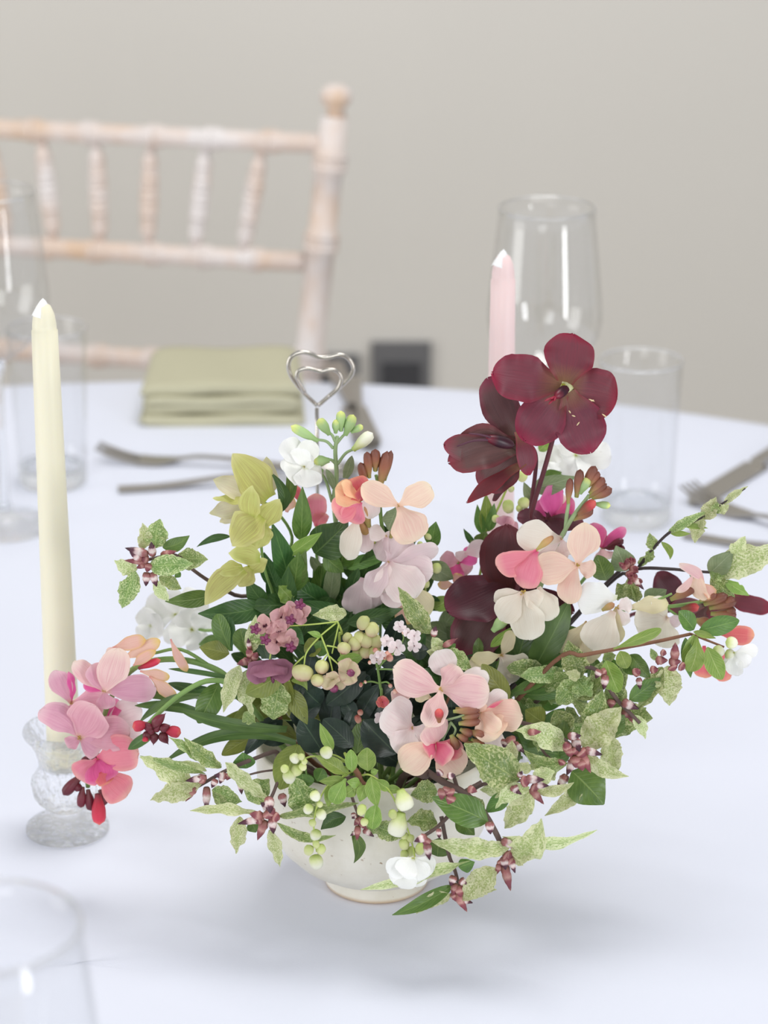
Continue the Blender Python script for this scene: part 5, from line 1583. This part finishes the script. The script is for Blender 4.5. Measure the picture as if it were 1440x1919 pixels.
# ================================================================== viburnum
use(560, 1100, 4.8)
t = th('viburnum', 'viburnum with tiny white-pink star flowers above dark glossy leaves at the centre', 'flower', None,
       [[(745, 1000, -4.2), (735, 900, -4.4), (715, 760, -4.6), (700, 690, -4.8)], [(730, 870, -4.4), (650, 850, -4.6), (560, 870, -4.8)], [(735, 865, -4.4), (790, 855, -4.6), (825, 880, -4.8)], [(720, 740, -4.6), (800, 740, -4.8), (870, 745, -4.8)], [(720, 720, -4.7), (800, 640, -5.0), (880, 590, -5.2)], [(710, 700, -4.8), (880, 560, -4.8), (940, 480, -4.8), (940, 420, -4.8)]], s_green, 15, n=6)
for (x, y, r) in ((910, 355, 62), (795, 485, 64), (880, 545, 82), (1040, 440, 66), (1040, 530, 68), (700, 640, 66), (740, 1180, 66), (735, 610, 50), (980, 410, 46)):
    a0 = R.uniform(0, 1.2)
    fl(t, (x, y, -5.2), vibp, [(x + r * math.cos(a0 + q * 1.2566), y + r * math.sin(a0 + q * 1.2566) * 0.9, -5.3 + R.uniform(-0.2, 0.2), r * 0.85) for q in range(5)], eye=m_dkcen, kind='spoon', er=11)
ball(t, bud_mat('viburnum_pink_bud', [(0, (150, 70, 60)), (0.5, (230, 170, 150)), (1, (238, 210, 196))]), [(800, 610, 34), (820, 640, 34), (560, 880, 18), (600, 855, 14), (825, 890, 20), (885, 880, 20), (945, 410, 18), (780, 640, 22), (640, 680, 18), (535, 1190, 34), (870, 940, 26), (900, 950, 22), (555, 1130, 28), (690, 570, 26)], -5.0)
fl(t, (755, 1035, -4.8), corald, [(755 + 60 * math.cos(a), 1035 + 55 * math.sin(a), -5.0, 70) for a in (0.2, 1.5, 2.7, 4.0, 5.2)], eye=m_dkcen, kind='spoon', er=10)
for b, p, w, kw in (((210, 1480, -4.4), (20, 1180, -4.8), 300, {}), ((490, 1440, -5.4), (220, 1190, -5.0), 230, {'roll': 15}), ((880, 1500, -5.2), (580, 1200, -5.0), 330, {'roll': -8}), ((600, 760, -3.8), (250, 1060, -4.0), 230, {}), ((520, 1180, -4.4), (400, 1010, -3.8), 150, {}), ((1020, 600, -4.0), (1170, 560, -4.2), 160, {}), ((620, 1100, -3.8), (860, 900, -4.0), 260, {}), ((200, 1060, -3.6), (40, 900, -3.6), 260, {}),
                    ((440, 1300, -4.6), (500, 1100, -4.2), 120, {}), ((820, 1100, -3.4), (980, 820, -3.4), 280, {}), ((440, 960, -3.0), (640, 800, -3.2), 280, {}), ((740, 700, -3.2), (960, 620, -3.6), 200, {})):
    lf(t, dark, b, p, w, kind='oval', wave=0.02, **kw)
lf(t, green, (520, 1500, -5.4), (590, 1190, -4.8), 170, kind='oval')

# ================================================================== white exochorda racemes, front
use(480, 1360, 2.88)
t = th('pearl_bush_sprig', 'pearl bush sprig with white bead-like buds trailing down the bowl front', 'sprig', 'pearl bush sprigs in the bowl',
       [[(480, 150, -5.4), (520, 220, -6.8), (560, 290, -7.6), (590, 330, -7.8)], [(530, 240, -7), (470, 275, -7.6), (390, 320, -8.0), (335, 420, -8.4), (312, 540, -8.7), (328, 680, -8.9)], [(560, 270, -7.4), (620, 268, -7.8), (715, 345, -8.2), (775, 460, -8.6), (830, 590, -8.9), (860, 715, -9.1)],
        [(520, 215, -6.8), (440, 165, -7.0), (380, 150, -7.2)], [(500, 200, -6.8), (320, 165, -7.2), (240, 190, -7.4)]], s_lime, 9, n=7)
tubes('twig', t, s_brown, [([P(510, 205, -6.9), P(545, 250, -7.6), P(570, 300, -7.9), P(600, 325, -8.0)], 0.0016, 0.0012)], n=7, wob=0.15)
ball(t, b_whiteb, [(380, 145, 36), (210, 177, 30), (180, 275, 38), (325, 735, 42, 0.2, 1), (320, 380, 32), (352, 480, 32), (322, 590, 32), (282, 450, 28)], -8.7)
bd(t, b_whiteb, [(780, 345, 815, 458, 50, -8.5, -8.7), (785, 470, 752, 600, 54, -8.8, -9.0)], 'wall', -8.8)
ball(t, b_lime, [(155, 233, 24), (218, 243, 32), (253, 222, 24), (245, 168, 20), (262, 195, 18), (285, 672, 30), (350, 667, 28), (325, 640, 22), (305, 525, 22), (800, 640, 32), (836, 680, 28), (886, 665, 30), (800, 695, 24), (805, 598, 24), (835, 610, 22), (740, 480, 26), (570, 455, 28), (585, 520, 24), (345, 425, 18)], -8.9)
fl(t, (850, 715, -9.9), whitep, [(708, 790, -10.3, 125), (775, 872, -10.5, 150), (850, 868, -10.1, 150), (955, 790, -10.3, 130), (740, 850, -10.2, 110), (915, 825, -10.5, 110), (790, 810, -10.7, 130)], eye=m_nect, er=14)
for b, p, w, kw in (((605, 245, -8.0), (600, 118, -7.6), 110, {'kind': 'oval'}), ((480, 255, -8.0), (318, 162, -8.0), 85, {}), ((485, 285, -8.2), (415, 418, -8.6), 100, {'kind': 'spoon'}), ((620, 275, -8.2), (655, 440, -8.6), 85, {}), ((650, 425, -8.6), (628, 558, -8.8), 100, {'kind': 'oval'}), ((520, 250, -8.0), (512, 128, -7.6), 70, {'kind': 'oval'}), ((415, 130, -7.4), (345, -15, -7.2), 65, {}),
                    ((560, 310, -8.2), (490, 300, -8.4), 60, {}), ((590, 320, -8.2), (560, 410, -8.6), 70, {}), ((610, 330, -8.2), (640, 370, -8.6), 60, {}), ((480, 290, -8.0), (340, 300, -8.2), 60, {}), ((500, 260, -7.8), (440, 230, -8.0), 60, {}), ((560, 300, -8.0), (530, 360, -8.4), 60, {}), ((720, 350, -8.2), (640, 290, -8.0), 60, {}), ((620, 255, -8.0), (660, 240, -8.0), 40, {}), ((700, 340, -8.0), (790, 350, -8.0), 50, {}), ((540, 330, -8.2), (470, 380, -8.4), 70, {}), ((400, 320, -8.0), (390, 440, -8.4), 60, {})):
    lf(t, lime, b, p, w, **kw)

# exochorda, right branch
use(1080, 880, 4)
t = th('pearl_bush_sprig', 'straight brown pearl bush twig reaching sideways with fresh green leaves and white end buds', 'sprig', 'pearl bush sprigs in the bowl',
       [[(-170, 1445, -3.0), (50, 1392, -3.2), (300, 1345, -3.2), (600, 1290, -3.0), (860, 1232, -2.8)], [(860, 1232, -2.8), (960, 1270, -2.8), (1110, 1330, -2.8)]], s_brown, 17, wob=0.05)
for b, p, w, m_, kw in (((925, 1205, -2.9), (1225, 1130, -3.2), 150, green, {'kind': 'oval', 'roll': 5}), ((885, 1200, -2.8), (770, 1060, -3.0), 140, green, {'kind': 'oval'}), ((885, 1235, -3.0), (815, 1490, -3.4), 115, lime, {'kind': 'oval'}), ((905, 1250, -3.1), (850, 1515, -3.6), 150, lime, {'kind': 'spoon', 'side': -0.06}), ((985, 1330, -3.2), (1095, 1575, -3.6), 150, lime, {'kind': 'oval'}), ((880, 1215, -3.0), (1050, 1265, -3.2), 55, lime, {}),
                        ((280, 1345, -3.4), (640, 1195, -3.6), 90, lime, {'kind': 'spoon'}), ((225, 1430, -3.4), (320, 1670, -3.9), 180, lime, {'kind': 'oval'}), ((330, 1360, -3.4), (385, 1490, -3.8), 120, lime, {'kind': 'oval'}), ((410, 1390, -3.2), (560, 1570, -3.6), 120, green, {}), ((370, 1400, -3.0), (490, 1540, -3.2), 180, green, {}), ((820, 1260, -3.0), (860, 1560, -3.2), 100, green, {}), ((200, 1420, -3.0), (300, 1390, -3.0), 90, varig, {})):
    lf(t, m_, b, p, w, **kw)
ball(t, b_whiteb, [(1168, 1298, 48, 1, 0.1), (1070, 1362, 46, 0.9, 0.5), (1155, 1385, 42, 1, 0.2)], -3.0)
fl(t, (1185, 1375, -3.0), whitep, [(1365, 1350, -3.3, 110), (1210, 1545, -3.4, 160), (1310, 1450, -3.5, 130), (1150, 1480, -3.0, 110)], eye=m_nect, er=14)

# ================================================================== blurred blooms behind
use(200, 740, 4)
t = th('white_blossom', 'soft white stock blossom behind the green hellebore leaves, above the spent petals', 'flower', 'white blossoms at the back of the bowl',
       [[(950, 1850, 4.5), (700, 1760, 6.5), (540, 1700, 7.5)]], s_green, 14)
fl(t, (520, 1650, 7.4), whitep, [(300, 1540, 7.2, 260), (430, 1480, 7.0, 230), (760, 1560, 7.0, 260), (560, 1870, 6.8, 260), (240, 1700, 7.4, 220), (690, 1480, 7.4, 200)], er=20, eye=m_nect)
fl(t, (640, 1760, 6.6), whitep, [(770, 1650, 6.4, 200), (700, 1900, 6.2, 220), (470, 1810, 6.2, 220), (560, 1620, 6.4, 180)], er=18, eye=m_nect)
fl(t, (330, 1730, 7.2), whitep, [(235, 1810, 7.0, 130), (270, 1600, 7.0, 160), (420, 1700, 6.8, 180), (380, 1830, 6.8, 160)], er=14, eye=m_nect)
lf(t, green, (880, 1850, 5.0), (690, 1870, 5.2), 130)
use(800, 600, 3.79)
t = th('white_blossom', 'soft white stock blossom directly under the open burgundy hellebore', 'flower', 'white blossoms at the back of the bowl',
       [[(900, 1500, 5.5), (930, 1250, 7.0), (960, 1050, 8.0), (1000, 960, 8.2)]], s_green, 14)
fl(t, (1060, 960, 8.0), whitep, [(1310, 960, 7.6, 220), (1200, 1080, 7.4, 240), (960, 1090, 7.4, 240), (880, 980, 7.8, 220), (1000, 830, 8.2, 240), (1200, 880, 8.0, 220)], er=18, eye=m_nect)
fl(t, (860, 1000, 7.4), whitep, [(770, 920, 7.2, 180), (900, 1090, 7.0, 160), (790, 1050, 7.0, 160), (930, 900, 7.2, 180)], er=16, eye=m_nect)
lf(t, lime, (800, 930, 6.8), (900, 830, 6.8), 90)
lf(t, green, (830, 1120, 6.6), (960, 1080, 6.4), 90)
lf(t, grayg, (740, 1200, 4.6), (1060, 1110, 4.2), 150, roll=20)
lf(t, grayg, (760, 1290, 4.6), (690, 1150, 4.6), 80)
t = th('magenta_wallflower', 'bright magenta wallflower glimpsed just below the hellebore stems', 'flower', 'magenta wallflowers at the back', [[(900, 1600, 5.5), (900, 1450, 5.0), (900, 1390, 4.8)]], s_green, 14)
fl(t, (900, 1390, 4.6), magen, [(850, 1185, 4.2, 200), (1050, 1290, 4.2, 170), (770, 1300, 4.4, 130), (960, 1230, 4.8, 130, {'mat': cream})], er=12)
t = th('magenta_wallflower', 'hot pink wallflower bits poking out beside the peach petals, towards the tumbler', 'flower', 'magenta wallflowers at the back', [[(1150, 1800, 4.5), (1230, 1680, 4.2), (1260, 1620, 4.0)]], s_green, 14)
fl(t, (1240, 1620, 3.8), magen, [(1195, 1440, 3.4, 130), (1415, 1480, 3.6, 90), (1260, 1700, 3.2, 160, {'mat': blush}), (1340, 1560, 3.6, 110, {'mat': burg})], er=12)
bd(t, b_burg, [(1290, 1610, 1400, 1560, 30), (1330, 1630, 1410, 1620, 26)], 'wall', 3.6)
t = th('magenta_wallflower', 'pink and orchid wallflower behind the maroon hellebore, next to the lilac petals', 'flower', 'magenta wallflowers at the back', [[(300, 1950, 4.0), (240, 1800, 3.6), (220, 1720, 3.4)]], s_green, 14)
fl(t, (230, 1720, 3.4), magen, [(95, 1690, 3.0, 130, {'mat': mauve}), (180, 1840, 3.0, 150), (360, 1650, 3.0, 140), (270, 1640, 3.2, 110, {'mat': mauvl}), (430, 1590, 3.0, 130, {'mat': mauvl, 'b': (270, 1660, 3.2)}), (310, 1790, 3.2, 120, {'mat': mauve})], er=12)
fl(t, (560, 1480, 3.6), mauve, [(500, 1560, 3.4, 110), (600, 1400, 3.6, 120), (540, 1390, 3.6, 110), (650, 1490, 3.4, 120)], er=10)
fl(t, (200, 1880, 2.6), spent, [(80, 1870, 2.4, 80), (190, 1960, 2.2, 90), (230, 1800, 2.4, 80)], er=10)
t = th('pearl_bush_sprig', 'upright pearl bush sprig with pale round buds behind the maroon hellebore', 'sprig', 'pearl bush sprigs in the bowl', [[(380, 1800, 5.0), (410, 1520, 4.6), (500, 1350, 4.4), (580, 1170, 4.2)]], s_lime, 11)
for b, p, w, m_ in (((420, 1510, 4.4), (420, 1230, 4.2), 110, lime), ((400, 1520, 4.4), (360, 1310, 4.2), 80, green), ((440, 1500, 4.2), (480, 1300, 4.2), 80, green), ((340, 1600, 4.4), (262, 1480, 4.2), 50, deepg), ((400, 1600, 4.2), (420, 1500, 4.0), 140, green), ((360, 1620, 4.2), (310, 1560, 4.0), 90, green)):
    lf(t, m_, b, p, w)
ball(t, b_lime, [(580, 1325, 46), (690, 1300, 44), (680, 1110, 42), (730, 1370, 26), (490, 1410, 30), (600, 1200, 24), (660, 1340, 26), (20, 1530, 34), (30, 1660, 30), (60, 1760, 34), (10, 1870, 28)], 4.2)
use(500, 740, 4)
t = th('coral_wallflower', 'coral wallflower half hidden behind upright green leaves below the white stock', 'flower', None, [[(380, 1250, 5.0), (370, 1080, 4.6), (370, 980, 4.4)]], s_green, 12)
fl(t, (370, 985, 4.2), coral, [(370, 740, 4.0, 170), (430, 880, 4.0, 120), (200, 680, 4.4, 80, {'mat': corald, 'b': (240, 800, 4.4)}), (160, 760, 4.2, 140, {'mat': spent, 'b': (150, 880, 4.4)}), (440, 1000, 3.8, 110, {'mat': blush})], er=12)
t = th('pearl_bush_sprig', 'slender pearl bush stem with tiny cream buds beside the lilac petals', 'sprig', 'pearl bush sprigs in the bowl', [[(1180, 1700, 2.4), (1190, 1400, 2.0), (1210, 1200, 1.8), (1210, 1060, 1.6)]], s_lime, 9)
ball(t, b_lime, [(1215, 1055, 36), (1225, 1200, 32), (1275, 1300, 40), (1190, 1415, 34), (1150, 1120, 24)], 1.6)
for b, p, w, m_ in (((1210, 1260, 2.0), (1400, 1380, 2.0), 160, grayg), ((1230, 1140, 2.0), (1270, 950, 1.8), 110, green), ((1250, 1600, 2.0), (1400, 1520, 2.0), 120, lime), ((1200, 1500, 2.2), (1300, 1620, 2.2), 130, deepg)):
    lf(t, m_, b, p, w)

# ================================================================== strap foliage, right of centre
use(820, 900, 4)
t = th('strap_leaf_plant', 'broad upright green leaf blades behind the brown twig and cream petals', 'foliage', None, [[(640, 1600, -0.4), (680, 1450, -0.8), (700, 1350, -0.8)]], s_green, 16)
for b, p, w, m_, kw in (((690, 1480, -1.0), (990, 905, -0.6), 210, strap_m, {'roll': 5}), ((560, 1480, -0.6), (700, 1000, -0.2), 200, deepg, {}), ((760, 1500, -1.0), (1080, 1180, -0.8), 130, strap_m, {}), ((720, 1540, -1.6), (1000, 1280, -1.4), 110, strap_m, {}), ((620, 1560, -1.8), (1060, 1330, -2.0), 90, strap_m, {'side': -0.1}), ((640, 1600, -2.2), (1040, 1500, -2.4), 100, green, {'side': 0.1}), ((560, 1600, -2.2), (860, 1480, -2.6), 90, green, {}),
                        ((300, 1350, -0.4), (310, 1180, -0.2), 80, green, {}), ((820, 1620, -2.2), (900, 1440, -2.2), 130, varig, {}), ((600, 1540, -1.4), (800, 1400, -1.2), 120, deepg, {})):
    lf(t, m_, b, p, w, kind='strap', nu=16, **kw)

# ================================================================== filler foliage in the heart of the bowl
use(0, 0, 1)
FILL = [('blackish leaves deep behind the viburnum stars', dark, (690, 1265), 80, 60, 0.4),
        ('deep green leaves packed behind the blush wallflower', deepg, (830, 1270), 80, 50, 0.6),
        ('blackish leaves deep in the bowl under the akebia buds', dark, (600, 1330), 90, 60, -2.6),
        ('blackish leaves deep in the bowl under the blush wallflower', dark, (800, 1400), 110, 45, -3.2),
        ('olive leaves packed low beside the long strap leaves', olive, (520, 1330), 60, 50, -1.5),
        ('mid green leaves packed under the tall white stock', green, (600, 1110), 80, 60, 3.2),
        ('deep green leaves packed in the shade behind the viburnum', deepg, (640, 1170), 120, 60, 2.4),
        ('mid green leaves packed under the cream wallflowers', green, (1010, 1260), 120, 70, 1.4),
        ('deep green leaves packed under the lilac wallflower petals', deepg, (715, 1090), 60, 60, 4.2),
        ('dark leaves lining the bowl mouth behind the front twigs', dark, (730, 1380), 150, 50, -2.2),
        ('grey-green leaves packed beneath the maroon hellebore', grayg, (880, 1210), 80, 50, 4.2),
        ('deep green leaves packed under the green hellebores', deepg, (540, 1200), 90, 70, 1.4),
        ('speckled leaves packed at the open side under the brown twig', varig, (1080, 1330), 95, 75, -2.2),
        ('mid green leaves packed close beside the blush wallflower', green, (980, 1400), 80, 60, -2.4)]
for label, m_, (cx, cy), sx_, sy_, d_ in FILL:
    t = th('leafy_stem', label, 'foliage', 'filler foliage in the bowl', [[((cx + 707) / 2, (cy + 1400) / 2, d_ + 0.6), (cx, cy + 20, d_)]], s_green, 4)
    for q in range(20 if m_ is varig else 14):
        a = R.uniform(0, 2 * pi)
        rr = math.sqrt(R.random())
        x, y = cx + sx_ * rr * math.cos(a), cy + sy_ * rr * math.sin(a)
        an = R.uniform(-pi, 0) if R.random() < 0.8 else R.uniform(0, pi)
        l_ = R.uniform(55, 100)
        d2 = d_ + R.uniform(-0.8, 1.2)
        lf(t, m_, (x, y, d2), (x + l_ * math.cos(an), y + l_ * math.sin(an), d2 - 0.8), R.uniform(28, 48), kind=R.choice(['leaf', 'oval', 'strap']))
